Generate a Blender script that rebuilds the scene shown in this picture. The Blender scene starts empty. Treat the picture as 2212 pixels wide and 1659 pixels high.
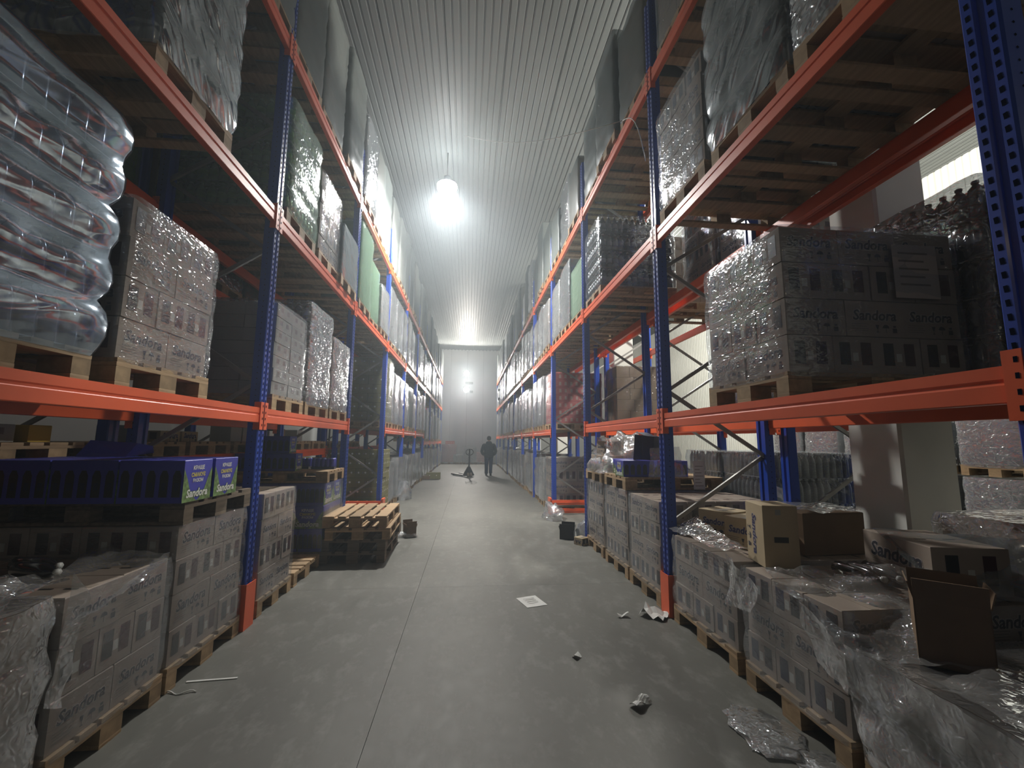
import bpy, math, random
from mathutils import Vector, Matrix, noise

# ---------------------------------------------------------------- camera, world, lights, exposure
S = bpy.context.scene
COL = S.collection
H = 1.5494
PITCH, YAW, ROLL = 0.1300, 0.0969, 0.0080
F_PX = 943.12
cd = bpy.data.cameras.new('camera')
cam = bpy.data.objects.new('camera', cd)
COL.objects.link(cam)
fw = Vector((math.sin(YAW)*math.cos(PITCH), math.cos(YAW)*math.cos(PITCH), math.sin(PITCH)))
rt = Vector((math.cos(YAW), -math.sin(YAW), 0))
up = rt.cross(fw)
r2 = math.cos(ROLL)*rt + math.sin(ROLL)*up
u2 = -math.sin(ROLL)*rt + math.cos(ROLL)*up
cam.matrix_world = Matrix(((r2.x, u2.x, -fw.x, 0), (r2.y, u2.y, -fw.y, 0), (r2.z, u2.z, -fw.z, H), (0, 0, 0, 1)))
cd.sensor_width = 36
cd.lens = F_PX/2212*36
cd.clip_start = 0.05
S.camera = cam

w = bpy.data.worlds.new('world')
S.world = w
w.use_nodes = True
w.node_tree.nodes['Background'].inputs[0].default_value = (0.5, 0.6, 0.7, 1)
w.node_tree.nodes['Background'].inputs[1].default_value = 0.02

S.view_settings.view_transform = 'Standard'
S.view_settings.look = 'None'
S.view_settings.exposure = 0.0
S.view_settings.gamma = 1
S.view_settings.use_curve_mapping = False
S.cycles.use_denoising = True
S.cycles.max_bounces = 6
S.cycles.diffuse_bounces = 2
S.cycles.use_adaptive_sampling = True
S.cycles.adaptive_threshold = 0.02
S.cycles.glossy_bounces = 3
S.cycles.transmission_bounces = 3
S.cycles.transparent_max_bounces = 14
S.cycles.volume_bounces = 0
S.cycles.sample_clamp_indirect = 4
S.cycles.sample_clamp_direct = 0
S.cycles.caustics_reflective = False
S.cycles.caustics_refractive = False
S.cycles.use_light_tree = True

LAMP_W = 2200       # big high-bay lamp over the aisle
WALL_W = 800        # two lamps on the far wall, plus the fill added before them
SIDE_W = 1500       # lamps over the neighbouring aisle on the right
BACK_W = 12         # warm lamp behind the photographer
HAZE = 0.016


def light(name, loc, power, color, radius=0.15, kind='POINT', rot=None, size=1.0):
    l = bpy.data.lights.new(name, kind)
    l.energy = power
    l.color = color
    if kind == 'POINT':
        l.shadow_soft_size = radius
    elif kind == 'AREA':
        l.shape = 'DISK'
        l.size = size
    o = bpy.data.objects.new(name, l)
    o.location = loc
    if rot:
        o.rotation_euler = rot
    COL.objects.link(o)
    return o


light('neighbour_aisle_light', (6.0, 6.5, 7.2), SIDE_W, (1, 0.98, 0.9), 0.25)
light('neighbour_aisle_light', (6.0, 15.0, 7.2), SIDE_W*1.2, (1, 0.98, 0.9), 0.25)
light('back_light', (0.4, -5.0, 4.2), BACK_W, (1, 0.8, 0.55), 0.1)
light('side_aisle_light', (-6.2, 12.0, 7.2), 120, (1, 0.95, 0.88), 0.25)
light('side_aisle_light', (-6.2, 26.0, 7.2), 400, (1, 0.95, 0.88), 0.25)

# ---------------------------------------------------------------- layout constants (metres)
XL, XR = -1.81, 1.83          # aisle faces of the racks
BAY = 2.8
Y1 = 4.04                     # centre line of the first fully visible uprights
NB = 10
PY = [Y1 + BAY*(k-1) for k in range(0, NB+1)]     # upright positions, k=0 is beside the photographer
LV = [0.0, 1.82, 3.66, 5.43]  # floor and beam tops
DEPTH = 1.1
CEIL = 8.02
YF = 31.0                     # far wall
rnd = random.Random(7)

# ---------------------------------------------------------------- materials
MATS = {}


def mat(name, col=(0.5, 0.5, 0.5), rough=0.6, metal=0.0, spec=0.5, coat=0.0, vary=0.0, noise_s=0, noise_a=0.0, bump=0.0, bump_s=20,
        stretch=(1, 1, 1), emit=None, emit_s=0, dirt=None):
    m = bpy.data.materials.new(name)
    m.use_nodes = True
    nt = m.node_tree
    b = nt.nodes['Principled BSDF']
    b.inputs['Base Color'].default_value = (*col, 1)
    b.inputs['Roughness'].default_value = rough
    b.inputs['Metallic'].default_value = metal
    b.inputs['Specular IOR Level'].default_value = spec
    b.inputs['Coat Weight'].default_value = coat
    b.inputs['Coat Roughness'].default_value = 0.15
    if emit:
        b.inputs['Emission Color'].default_value = (*emit, 1)
        b.inputs['Emission Strength'].default_value = emit_s
    N = nt.nodes.new
    L = nt.links.new
    out = None
    if vary or noise_a or dirt:
        tc = N('ShaderNodeTexCoord')
        mp = N('ShaderNodeMapping')
        mp.inputs['Scale'].default_value = stretch
        L(tc.outputs['Object'], mp.inputs[0])
        hsv = N('ShaderNodeHueSaturation')
        hsv.inputs['Color'].default_value = (*col, 1)
        val = N('ShaderNodeMath')
        val.operation = 'ADD'
        val.inputs[0].default_value = 1.0
        val.inputs[1].default_value = 0.0
        if noise_a:
            nz = N('ShaderNodeTexNoise')
            nz.inputs['Scale'].default_value = noise_s
            nz.inputs['Detail'].default_value = 4
            L(mp.outputs[0], nz.inputs['Vector'])
            mr = N('ShaderNodeMapRange')
            mr.inputs[1].default_value = 0.3
            mr.inputs[2].default_value = 0.7
            mr.inputs[3].default_value = 1-noise_a
            mr.inputs[4].default_value = 1+noise_a
            L(nz.outputs[0], mr.inputs[0])
            L(mr.outputs[0], val.inputs[0])
        if vary:
            oi = N('ShaderNodeObjectInfo')
            mr2 = N('ShaderNodeMapRange')
            mr2.inputs[3].default_value = -vary
            mr2.inputs[4].default_value = vary
            L(oi.outputs['Random'], mr2.inputs[0])
            L(mr2.outputs[0], val.inputs[1])
        L(val.outputs[0], hsv.inputs['Value'])
        L(hsv.outputs[0], b.inputs['Base Color'])
        out = hsv
    if bump:
        tc2 = N('ShaderNodeTexCoord')
        mp2 = N('ShaderNodeMapping')
        mp2.inputs['Scale'].default_value = stretch
        L(tc2.outputs['Object'], mp2.inputs[0])
        nb = N('ShaderNodeTexNoise')
        nb.inputs['Scale'].default_value = bump_s
        nb.inputs['Detail'].default_value = 3
        L(mp2.outputs[0], nb.inputs['Vector'])
        bp = N('ShaderNodeBump')
        bp.inputs['Strength'].default_value = bump
        bp.inputs['Distance'].default_value = 0.01
        L(nb.outputs[0], bp.inputs['Height'])
        L(bp.outputs[0], b.inputs['Normal'])
    MATS[name] = m
    return m


def film(name, tint=(0.95, 0.97, 1.0), milky=0.12, gloss=0.35, rough=0.12, bump=0.5, scale=14, stretch=(1, 1, 2.2), dif=(0.75, 0.78, 0.8), detail=2, tilt=0.0, dist=0.03, gcol=None):
    """thin stretch film: mostly clear, sharp wrinkled gloss, a little milkiness"""
    m = bpy.data.materials.new(name)
    m.use_nodes = True
    nt = m.node_tree
    nt.nodes.clear()
    N = nt.nodes.new
    L = nt.links.new
    out = N('ShaderNodeOutputMaterial')
    tr = N('ShaderNodeBsdfTransparent')
    tr.inputs[0].default_value = (*tint, 1)
    gl = N('ShaderNodeBsdfGlossy')
    gl.inputs['Roughness'].default_value = rough
    gl.inputs[0].default_value = (*(gcol or (0.95, 0.97, 1)), 1)
    df = N('ShaderNodeBsdfDiffuse')
    df.inputs[0].default_value = (*dif, 1)
    tc = N('ShaderNodeTexCoord')
    mp = N('ShaderNodeMapping')
    mp.inputs['Scale'].default_value = stretch
    oi = N('ShaderNodeObjectInfo')
    vm = N('ShaderNodeVectorMath')
    vm.operation = 'ADD'
    cx = N('ShaderNodeCombineXYZ')
    ml = N('ShaderNodeMath')
    ml.operation = 'MULTIPLY'
    ml.inputs[1].default_value = 9.0
    L(oi.outputs['Random'], ml.inputs[0])
    L(ml.outputs[0], cx.inputs[0])
    L(ml.outputs[0], cx.inputs[2])
    L(tc.outputs['Object'], vm.inputs[0])
    L(cx.outputs[0], vm.inputs[1])
    vr = N('ShaderNodeVectorRotate')
    vr.rotation_type = 'X_AXIS'
    vr.inputs['Angle'].default_value = tilt
    L(vm.outputs[0], vr.inputs['Vector'])
    L(vr.outputs[0], mp.inputs[0])
    n1 = N('ShaderNodeTexNoise')
    n1.inputs['Scale'].default_value = scale
    n1.inputs['Detail'].default_value = detail
    n1.inputs['Distortion'].default_value = 0.8
    n1.noise_type = 'RIDGED_MULTIFRACTAL'
    n2 = N('ShaderNodeTexNoise')
    n2.inputs['Scale'].default_value = scale*0.35
    n2.inputs['Detail'].default_value = 2
    L(mp.outputs[0], n1.inputs['Vector'])
    L(mp.outputs[0], n2.inputs['Vector'])
    ad = N('ShaderNodeMath')
    ad.operation = 'ADD'
    L(n1.outputs[0], ad.inputs[0])
    L(n2.outputs[0], ad.inputs[1])
    bp = N('ShaderNodeBump')
    bp.inputs['Strength'].default_value = bump
    bp.inputs['Distance'].default_value = dist
    L(ad.outputs[0], bp.inputs['Height'])
    L(bp.outputs[0], gl.inputs['Normal'])
    lw = N('ShaderNodeLayerWeight')
    lw.inputs[0].default_value = 0.25
    L(bp.outputs[0], lw.inputs['Normal'])
    mr = N('ShaderNodeMapRange')
    mr.inputs[3].default_value = gloss*0.35
    mr.inputs[4].default_value = min(1, gloss*2.2)
    L(lw.outputs['Facing'], mr.inputs[0])
    m1 = N('ShaderNodeMixShader')
    m1.inputs[0].default_value = milky
    L(tr.outputs[0], m1.inputs[1])
    L(df.outputs[0], m1.inputs[2])
    m2 = N('ShaderNodeMixShader')
    L(mr.outputs[0], m2.inputs[0])
    L(m1.outputs[0], m2.inputs[1])
    L(gl.outputs[0], m2.inputs[2])
    L(m2.outputs[0], out.inputs[0])
    MATS[name] = m
    return m


mat('orange', (0.90, 0.135, 0.038), 0.42, coat=0.2, noise_s=3, noise_a=0.08, spec=0.5)
mat('blue', (0.014, 0.065, 0.45), 0.35, coat=0.3)
mat('hole', (0.003, 0.005, 0.02), 0.9, spec=0.0)
mat('galv', (0.30, 0.29, 0.28), 0.45, metal=0.5, noise_s=8, noise_a=0.12)
mat('wood', (0.42, 0.29, 0.165), 0.75, vary=0.22, noise_s=5, noise_a=0.18, stretch=(6, 0.8, 6), bump=0.3, bump_s=12)
mat('wood_end', (0.36, 0.25, 0.14), 0.8, vary=0.25, noise_s=20, noise_a=0.2)
mat('wood_old', (0.19, 0.15, 0.11), 0.85, vary=0.2, noise_s=5, noise_a=0.25, stretch=(6, 0.8, 6))
mat('carton', (0.38, 0.315, 0.262), 0.8, vary=0.06, noise_s=6, noise_a=0.05, spec=0.2)
mat('carton_tan', (0.54, 0.44, 0.29), 0.8, vary=0.06, noise_s=6, noise_a=0.06, spec=0.2)
mat('carton_brown', (0.20, 0.135, 0.085), 0.85, vary=0.1, noise_s=6, noise_a=0.08, spec=0.2)
mat('carton_olive', (0.21, 0.20, 0.09), 0.75, vary=0.12, noise_s=6, noise_a=0.06, spec=0.3)
mat('carton_white', (0.62, 0.62, 0.57), 0.7, vary=0.08, spec=0.3)
mat('carton_yellow', (0.62, 0.42, 0.07), 0.7)
mat('carton_red', (0.55, 0.12, 0.11), 0.7, vary=0.1, noise_s=6, noise_a=0.05)
mat('carton_blue', (0.055, 0.06, 0.42), 0.45, vary=0.08, spec=0.5)
mat('carton_pale', (0.36, 0.36, 0.33), 0.7, vary=0.1)
mat('leaf_print', (0.16, 0.26, 0.09), 0.5, noise_s=30, noise_a=0.6)
mat('slot', (0.018, 0.016, 0.018), 0.35)
mat('slot_red', (0.05, 0.006, 0.012), 0.35)
mat('slot_blue', (0.008, 0.010, 0.045), 0.35)
mat('tape', (0.33, 0.27, 0.215), 0.5)
mat('print', (0.045, 0.045, 0.06), 0.7)
mat('print_halo', (0.50, 0.45, 0.42), 0.7)
mat('print_blue', (0.035, 0.035, 0.12), 0.7)
mat('print_white', (0.8, 0.82, 0.78), 0.6)
mat('print_yellow', (0.75, 0.66, 0.12), 0.6)
mat('print_grey', (0.20, 0.18, 0.16), 0.7)
mat('paper', (0.72, 0.73, 0.70), 0.7)
mat('red_label', (0.62, 0.40, 0.33), 0.7)
mat('bottle_clear', (0.12, 0.135, 0.14), 0.12, spec=0.8, coat=0.6, vary=0.1)
mat('bottle_blue', (0.04, 0.055, 0.10), 0.10, spec=0.9, coat=0.6)
mat('bottle_green', (0.10, 0.22, 0.07), 0.15, spec=0.8, coat=0.6, vary=0.15)
mat('bottle_dark', (0.018, 0.016, 0.018), 0.12, spec=0.8, coat=0.6)
mat('cap_white', (0.7, 0.72, 0.7), 0.4)
mat('cap_dark', (0.08, 0.08, 0.09), 0.4)
mat('label_green', (0.22, 0.42, 0.05), 0.5)
mat('label_grey', (0.32, 0.34, 0.36), 0.5)
mat('lamp_body', (0.25, 0.25, 0.26), 0.4, metal=0.4)
mat('lamp_glow', (1, 1, 1), 0.5, emit=(0.9, 0.97, 1.0), emit_s=60)
mat('wall_lamp_glow', (1, 1, 1), 0.5, emit=(1.0, 0.99, 0.93), emit_s=14)
mat('column', (0.82, 0.82, 0.77), 0.7, noise_s=3, noise_a=0.04)
mat('black_metal', (0.02, 0.02, 0.022), 0.45)
mat('wheel', (0.3, 0.22, 0.16), 0.5)
mat('jacket', (0.008, 0.014, 0.026), 0.85, bump=0.5, bump_s=25)
mat('jeans', (0.012, 0.030, 0.085), 0.8)
mat('skin', (0.45, 0.27, 0.2), 0.6)
mat('hair', (0.015, 0.014, 0.013), 0.8)
mat('shoe', (0.012, 0.012, 0.014), 0.6)
mat('string', (0.75, 0.75, 0.72), 0.6)
mat('dark_plastic', (0.02, 0.02, 0.03), 0.25, coat=0.4)
mat('sign', (0.12, 0.14, 0.12), 0.5)

film('film', milky=0.05, gloss=0.20, rough=0.10, bump=0.8, scale=22, stretch=(1, 1, 2.2), detail=3, dist=0.008)
film('film_silver', milky=0.26, gloss=0.45, rough=0.10, bump=0.9, scale=16, stretch=(1, 1, 1.5), detail=3, dist=0.016)
film('film_smooth', milky=0.55, gloss=0.07, rough=0.35, bump=0.3, scale=3, stretch=(1, 1, .5), dif=(0.22, 0.245, 0.23))
film('film_blue', tint=(0.75, 0.86, 1.0), milky=0.12, gloss=0.60, rough=0.11, bump=0.6, scale=3.0, stretch=(1, 0.9, 4.0), dif=(0.30, 0.38, 0.52), tilt=-0.25, dist=0.015, gcol=(0.78, 0.88, 1.0))
film('film_green', tint=(0.85, 1.0, 0.88), milky=0.42, gloss=0.18, rough=0.14, bump=0.7, scale=16, stretch=(1, 1, 1.0), dif=(0.34, 0.50, 0.38), dist=0.012)
film('film_grey', milky=0.42, gloss=0.34, rough=0.12, bump=0.6, scale=2.6, stretch=(1, 0.7, 5.0), dif=(0.30, 0.36, 0.38), tilt=0.75)
film('film_loose', milky=0.30, gloss=0.38, rough=0.07, bump=1.0, scale=24, stretch=(1, 1, 1), dif=(0.62, 0.62, 0.60), detail=4, dist=0.012)


def floor_material():
    m = mat('floor_concrete', (0.19, 0.19, 0.175), 0.5)
    nt = m.node_tree
    N = nt.nodes.new
    L = nt.links.new
    b = nt.nodes['Principled BSDF']
    ge = N('ShaderNodeNewGeometry')
    mp = N('ShaderNodeMapping')
    mp.inputs['Scale'].default_value = (1, 0.55, 1)
    L(ge.outputs['Position'], mp.inputs[0])
    n1 = N('ShaderNodeTexNoise')
    n1.inputs['Scale'].default_value = 0.9
    n1.inputs['Detail'].default_value = 7
    n1.inputs['Roughness'].default_value = 0.62
    n2 = N('ShaderNodeTexNoise')
    n2.inputs['Scale'].default_value = 7
    n2.inputs['Detail'].default_value = 6
    n2.inputs['Roughness'].default_value = 0.7
    L(mp.outputs[0], n1.inputs['Vector'])
    L(mp.outputs[0], n2.inputs['Vector'])
    r1 = N('ShaderNodeValToRGB')
    r1.color_ramp.elements[0].position = 0.33
    r1.color_ramp.elements[0].color = (0.098, 0.098, 0.084, 1)
    r1.color_ramp.elements[1].position = 0.72
    r1.color_ramp.elements[1].color = (0.165, 0.164, 0.145, 1)
    L(n1.outputs[0], r1.inputs[0])
    r2_ = N('ShaderNodeValToRGB')
    r2_.color_ramp.elements[0].position = 0.50
    r2_.color_ramp.elements[0].color = (0, 0, 0, 1)
    r2_.color_ramp.elements[1].position = 0.72
    r2_.color_ramp.elements[1].color = (1, 1, 1, 1)
    L(n2.outputs[0], r2_.inputs[0])
    mx = N('ShaderNodeMix')
    mx.data_type = 'RGBA'
    mx.inputs['B'].default_value = (0.29, 0.29, 0.27, 1)
    ml = N('ShaderNodeMath')
    ml.operation = 'MULTIPLY'
    ml.inputs[1].default_value = 0.5
    L(r2_.outputs[0], ml.inputs[0])
    L(ml.outputs[0], mx.inputs['Factor'])
    L(r1.outputs[0], mx.inputs['A'])
    L(mx.outputs['Result'], b.inputs['Base Color'])
    rr = N('ShaderNodeMapRange')
    rr.inputs[3].default_value = 0.42
    rr.inputs[4].default_value = 0.72
    L(n2.outputs[0], rr.inputs[0])
    L(rr.outputs[0], b.inputs['Roughness'])
    bp = N('ShaderNodeBump')
    bp.inputs['Strength'].default_value = 0.15
    bp.inputs['Distance'].default_value = 0.01
    L(n2.outputs[0], bp.inputs['Height'])
    L(bp.outputs[0], b.inputs['Normal'])


floor_material()
mat('joint', (0.03, 0.03, 0.03), 0.9)
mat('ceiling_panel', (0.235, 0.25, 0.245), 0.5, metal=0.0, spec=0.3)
mat('wall_panel', (0.52, 0.53, 0.52), 0.30, spec=0.5, noise_s=0.35, noise_a=0.12, bump=0.25, bump_s=0.8)
mat('wall_bright', (0.70, 0.70, 0.64), 0.5)
mat('steel_white', (0.6, 0.62, 0.6), 0.4)


# ---------------------------------------------------------------- mesh builder
class MB:
    def __init__(s):
        s.v = []
        s.f = []
        s.m = []
        s.mats = []
        s.smooth = []

    def mi(s, name):
        if name not in s.mats:
            s.mats.append(name)
        return s.mats.index(name)

    def add(s, vs, fs, m, M=None, smooth=False):
        n = len(s.v)
        if M is not None:
            vs = [M @ Vector(p) for p in vs]
        s.v += [tuple(p) for p in vs]
        k = s.mi(m)
        for f in fs:
            s.f.append(tuple(i+n for i in f))
            s.m.append(k)
            s.smooth.append(smooth)
        return s

    def box(s, x0, y0, z0, x1, y1, z1, m, M=None):
        vs = [(x0, y0, z0), (x1, y0, z0), (x1, y1, z0), (x0, y1, z0), (x0, y0, z1), (x1, y0, z1), (x1, y1, z1), (x0, y1, z1)]
        return s.add(vs, [(0, 3, 2, 1), (4, 5, 6, 7), (0, 1, 5, 4), (1, 2, 6, 5), (2, 3, 7, 6), (3, 0, 4, 7)], m, M)

    def quad(s, a, b, c, d, m, M=None):
        return s.add([a, b, c, d], [(0, 1, 2, 3)], m, M)

    def lathe(s, prof, m, n=8, M=None, cx=0, cy=0, smooth=True):
        vs = []
        for r, z in prof:
            for i in range(n):
                a = 2*math.pi*i/n
                vs.append((cx+r*math.cos(a), cy+r*math.sin(a), z))
        fs = []
        for j in range(len(prof)-1):
            for i in range(n):
                k = (i+1) % n
                fs.append((j*n+i, j*n+k, (j+1)*n+k, (j+1)*n+i))
        fs.append(tuple(range((len(prof)-1)*n, len(prof)*n)))
        fs.append(tuple(reversed(range(n))))
        return s.add(vs, fs, m, M, smooth)

    def tube(s, pts, r, m, n=6, smooth=True, rs=None):
        pts = [Vector(p) for p in pts]
        vs = []
        t0 = (pts[1]-pts[0]).normalized()
        prev = Vector((0, 0, 1)) if abs(t0.z) < 0.7 else Vector((1, 0, 0))
        for i, p in enumerate(pts):
            t = (pts[min(i+1, len(pts)-1)]-pts[max(i-1, 0)]).normalized()
            a = prev-t*prev.dot(t)
            a.normalize()
            prev = a
            b = t.cross(a)
            rr = rs[i] if rs else r
            for k in range(n):
                q = 2*math.pi*k/n
                vs.append(p+rr*(math.cos(q)*a+math.sin(q)*b))
        fs = []
        for j in range(len(pts)-1):
            for i in range(n):
                k = (i+1) % n
                fs.append((j*n+i, j*n+k, (j+1)*n+k, (j+1)*n+i))
        fs.append(tuple(reversed(range(n))))
        fs.append(tuple(range((len(pts)-1)*n, len(pts)*n)))
        return s.add(vs, fs, m, None, smooth)

    def bar(s, a, b, w, h, m):
        """rectangular bar from a to b"""
        a, b = Vector(a), Vector(b)
        t = (b-a).normalized()
        x = t.cross(Vector((0, 1, 0)))
        if x.length < 0.1:
            x = t.cross(Vector((1, 0, 0)))
        x.normalize()
        y = t.cross(x)
        vs = []
        for p in (a, b):
            for i, j in ((-1, -1), (1, -1), (1, 1), (-1, 1)):
                vs.append(p+x*i*w/2+y*j*h/2)
        return s.add(vs, [(0, 1, 2, 3), (7, 6, 5, 4), (0, 4, 5, 1), (1, 5, 6, 2), (2, 6, 7, 3), (3, 7, 4, 0)], m)

    def mesh(s, name):
        me = bpy.data.meshes.new(name)
        me.from_pydata(s.v, [], s.f)
        for k in s.mats:
            me.materials.append(MATS[k])
        me.polygons.foreach_set('material_index', s.m)
        me.polygons.foreach_set('use_smooth', s.smooth)
        me.update()
        return me

    def obj(s, name, parent=None, loc=(0, 0, 0), rz=0):
        return link(name, s.mesh(name), parent, loc, rz)


def link(name, me, parent=None, loc=(0, 0, 0), rz=0, rot=None):
    o = bpy.data.objects.new(name, me)
    COL.objects.link(o)
    o.location = loc
    o.rotation_euler = rot if rot else (0, 0, rz)
    if parent:
        o.parent = parent
    return o


def tag(o, label=None, cat=None, group=None, kind=None):
    if label:
        o['label'] = label
    if cat:
        o['category'] = cat
    if group:
        o['group'] = group
    if kind:
        o['kind'] = kind
    return o


def thing(name, label, cat, loc=(0, 0, 0), rz=0, group=None, rot=None):
    o = link(name, None, None, loc, rz, rot)
    return tag(o, label, cat, group)


def structure(o):
    o['kind'] = 'structure'
    return o


# ---------------------------------------------------------------- lettering
_TXT = {}


def text_geo(s, shear=0.0, offset=0.0, res=2):
    k = (s, shear, offset)
    if k in _TXT:
        return _TXT[k]
    c = bpy.data.curves.new('t', 'FONT')
    c.body = s
    c.shear = shear
    c.offset = offset
    c.resolution_u = res
    c.fill_mode = 'FRONT'
    c.align_x = 'CENTER'
    c.align_y = 'CENTER'
    o = bpy.data.objects.new('t', c)
    COL.objects.link(o)
    dg = bpy.context.evaluated_depsgraph_get()
    me = o.evaluated_get(dg).to_mesh()
    vs = [v.co.copy() for v in me.vertices]
    fs = [tuple(p.vertices) for p in me.polygons]
    xs = [v.x for v in vs]
    w_ = max(xs)-min(xs)
    x0 = (max(xs)+min(xs))/2
    ys = [v.y for v in vs]
    y0 = (max(ys)+min(ys))/2
    vs = [((v.x-x0)/w_, (v.y-y0)/w_, 0) for v in vs]       # width 1
    o.evaluated_get(dg).to_mesh_clear()
    bpy.data.objects.remove(o)
    bpy.data.curves.remove(c)
    _TXT[k] = (vs, fs)
    return _TXT[k]


def put_text(mb, s, M, width, m, shear=0.0, offset=0.0):
    """text in the XY plane of M, facing +Z of M"""
    vs, fs = text_geo(s, shear, offset)
    mb.add([(x*width, y*width, 0) for x, y, z in vs], fs, m, M)


def face_matrix(pos, normal):
    """local X along the wall horizontally, local Y up, local Z out"""
    n = Vector(normal).normalized()
    z = Vector((0, 0, 1))
    x = z.cross(n).normalized()
    M = Matrix((x, z, n)).transposed().to_4x4()
    M.translation = Vector(pos)
    return M


def logo(mb, M, width, dark='print', halo='print_halo'):
    put_text(mb, 'Sandora', M @ Matrix.Translation((0, 0, 0.0010)), width*1.03, halo, 0.18, 0.075)
    put_text(mb, 'Sandora', M @ Matrix.Translation((0, 0, 0.0018)), width, dark, 0.18, 0.028)


def marks(mb, M, sc=1.0, m='print'):
    """the handling marks: glass, umbrella, stack"""
    T = M @ Matrix.Translation((0, 0, 0.0012)) @ Matrix.Scale(sc, 4)
    # glass
    mb.add([(-0.055, 0.02, 0), (-0.035, 0.02, 0), (-0.041, 0.0, 0), (-0.049, 0.0, 0)], [(0, 3, 2, 1)], m, T)
    mb.add([(-0.0465, 0.0, 0), (-0.0435, 0.0, 0), (-0.0435, -0.014, 0), (-0.0465, -0.014, 0)], [(0, 3, 2, 1)], m, T)
    mb.add([(-0.052, -0.014, 0), (-0.038, -0.014, 0), (-0.038, -0.018, 0), (-0.052, -0.018, 0)], [(0, 3, 2, 1)], m, T)
    # umbrella
    pts = [(0.018*math.cos(a), 0.004+0.018*math.sin(a), 0) for a in [math.pi*i/6 for i in range(7)]]
    mb.add(pts, [tuple(range(7))], m, T)
    mb.add([(-0.0015, 0.004, 0), (0.0015, 0.004, 0), (0.0015, -0.018, 0), (-0.0015, -0.018, 0)], [(0, 3, 2, 1)], m, T)
    # stack
    mb.add([(0.035, 0.004, 0), (0.058, 0.004, 0), (0.058, -0.018, 0), (0.035, -0.018, 0)], [(0, 3, 2, 1)], m, T)
    mb.add([(0.039, 0.018, 0), (0.054, 0.018, 0), (0.054, 0.008, 0), (0.039, 0.008, 0)], [(0, 3, 2, 1)], m, T)


# ---------------------------------------------------------------- the setting
def build_shell():
    # floor slabs over a dark bed, saw-cut joints left open between them
    root = structure(MB().box(-9.5, -9, -0.16, 11.5, YF, -0.03, 'joint').obj('floor'))
    xs = [-9.5, -3.2, -0.50, 1.95, 6.0, 11.5]
    ys = [-9, -0.4, 4.95, 10.6, 16.2, 21.8, 27.4, YF]
    for i in range(len(xs)-1):
        for j in range(len(ys)-1):
            g = 0.0013
            skew = -0.00
            MB().box(xs[i]+g+skew, ys[j]+g*0.6, -0.06, xs[i+1]-g, ys[j+1]-g*0.6, 0, 'floor_concrete').obj('slab', root)
    # ceiling: trapezoid-ribbed sandwich panels, ribs along the aisle
    croot = structure(MB().box(-9.5, -9, CEIL+0.05, 11.5, YF, CEIL+0.2, 'joint').obj('ceiling'))
    pw = 1.0
    x = -9.5
    k = 0
    pitch = 0.125
    base = MB()
    # one panel: ribbed sheet 1 m wide
    prof = []
    for r in range(8):
        a = r*pitch
        prof += [(a+0.006, 0.0), (a+0.092, 0.0), (a+0.099, 0.011), (a+0.118, 0.011)]
    prof.append((1.0-0.0005, 0.0))
    for seg, (ya, yb) in enumerate(((-9, 10.6), (10.6, YF))):
        mbp = MB()
        n = len(prof)
        vs = [(p[0], ya+0.004, p[1]) for p in prof]+[(p[0], yb-0.004, p[1]) for p in prof]
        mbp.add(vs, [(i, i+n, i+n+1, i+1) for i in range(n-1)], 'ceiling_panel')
        me = mbp.mesh('panel')
        x = -9.5
        while x < 11.4:
            link('panel', me, croot, (x, 0, CEIL + (0.004 if seg else 0)))
            x += pw
    # walls
    wf = structure(MB().box(-9.5, YF+0.03, 0, 11.5, YF+0.25, CEIL+0.2, 'joint').obj('wall_far'))
    me = MB().box(0.004, 0, 0, 1.146, 0.05, CEIL+0.05, 'wall_panel').mesh('panel')
    for i in range(18):
        link('panel', me, wf, (-9.4+i*1.15, YF, 0))
    wr = structure(MB().box(11.0, -9, 0, 11.3, YF, CEIL, 'joint').obj('wall_right'))
    mw = MB()
    n = 8
    for r in range(n):
        a = r*0.15
        mw.add([(0, a, 0), (0, a+0.10, 0), (0.02, a+0.112, 0), (0.02, a+0.138, 0), (0, a+0.15, 0),
                (0, a, CEIL), (0, a+0.10, CEIL), (0.02, a+0.112, CEIL), (0.02, a+0.138, CEIL), (0, a+0.15, CEIL)],
               [(0, 5, 6, 1), (1, 6, 7, 2), (2, 7, 8, 3), (3, 8, 9, 4)], 'wall_bright')
    me = mw.mesh('panel')
    for i in range(33):
        link('panel', me, wr, (10.95, -9+i*1.2, 0))
    structure(MB().box(-9.7, -9, 0, -9.5, YF, CEIL, 'wall_panel').obj('wall_left'))
    structure(MB().box(-9.5, -9.2, 0, 11.5, -9, CEIL, 'wall_panel').obj('wall_back'))
    # trim where ceiling meets far wall: notched flashing
    t = MB()
    t.box(-9.5, YF-0.05, CEIL-0.06, 11.0, YF-0.002, CEIL-0.005, 'steel_white')
    for i in range(80):
        t.box(-9.4+i*0.25, YF-0.055, CEIL-0.035, -9.4+i*0.25+0.09, YF-0.05, CEIL-0.012, 'joint')
    structure(t.obj('trim_1'))
    # concrete columns
    for n_, (xa, ya) in enumerate(((3.35, 3.12), (3.35, 9.82), (3.35, 16.5), (3.35, 23.2), (9.2, 5.5), (9.2, 12.2))):
        c = MB()
        s_ = 0.48
        ch = 0.02
        pts = [(ch, 0), (s_-ch, 0), (s_, ch), (s_, s_-ch), (s_-ch, s_), (ch, s_), (0, s_-ch), (0, ch)]
        c.add([(p[0], p[1], 0) for p in pts]+[(p[0], p[1], CEIL-0.005) for p in pts],
              [(i, (i+1) % 8, (i+1) % 8+8, i+8) for i in range(8)]+[tuple(range(8, 16))], 'column')
        o = structure(c.obj('column', None, (xa, ya, 0)))


build_shell()

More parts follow.
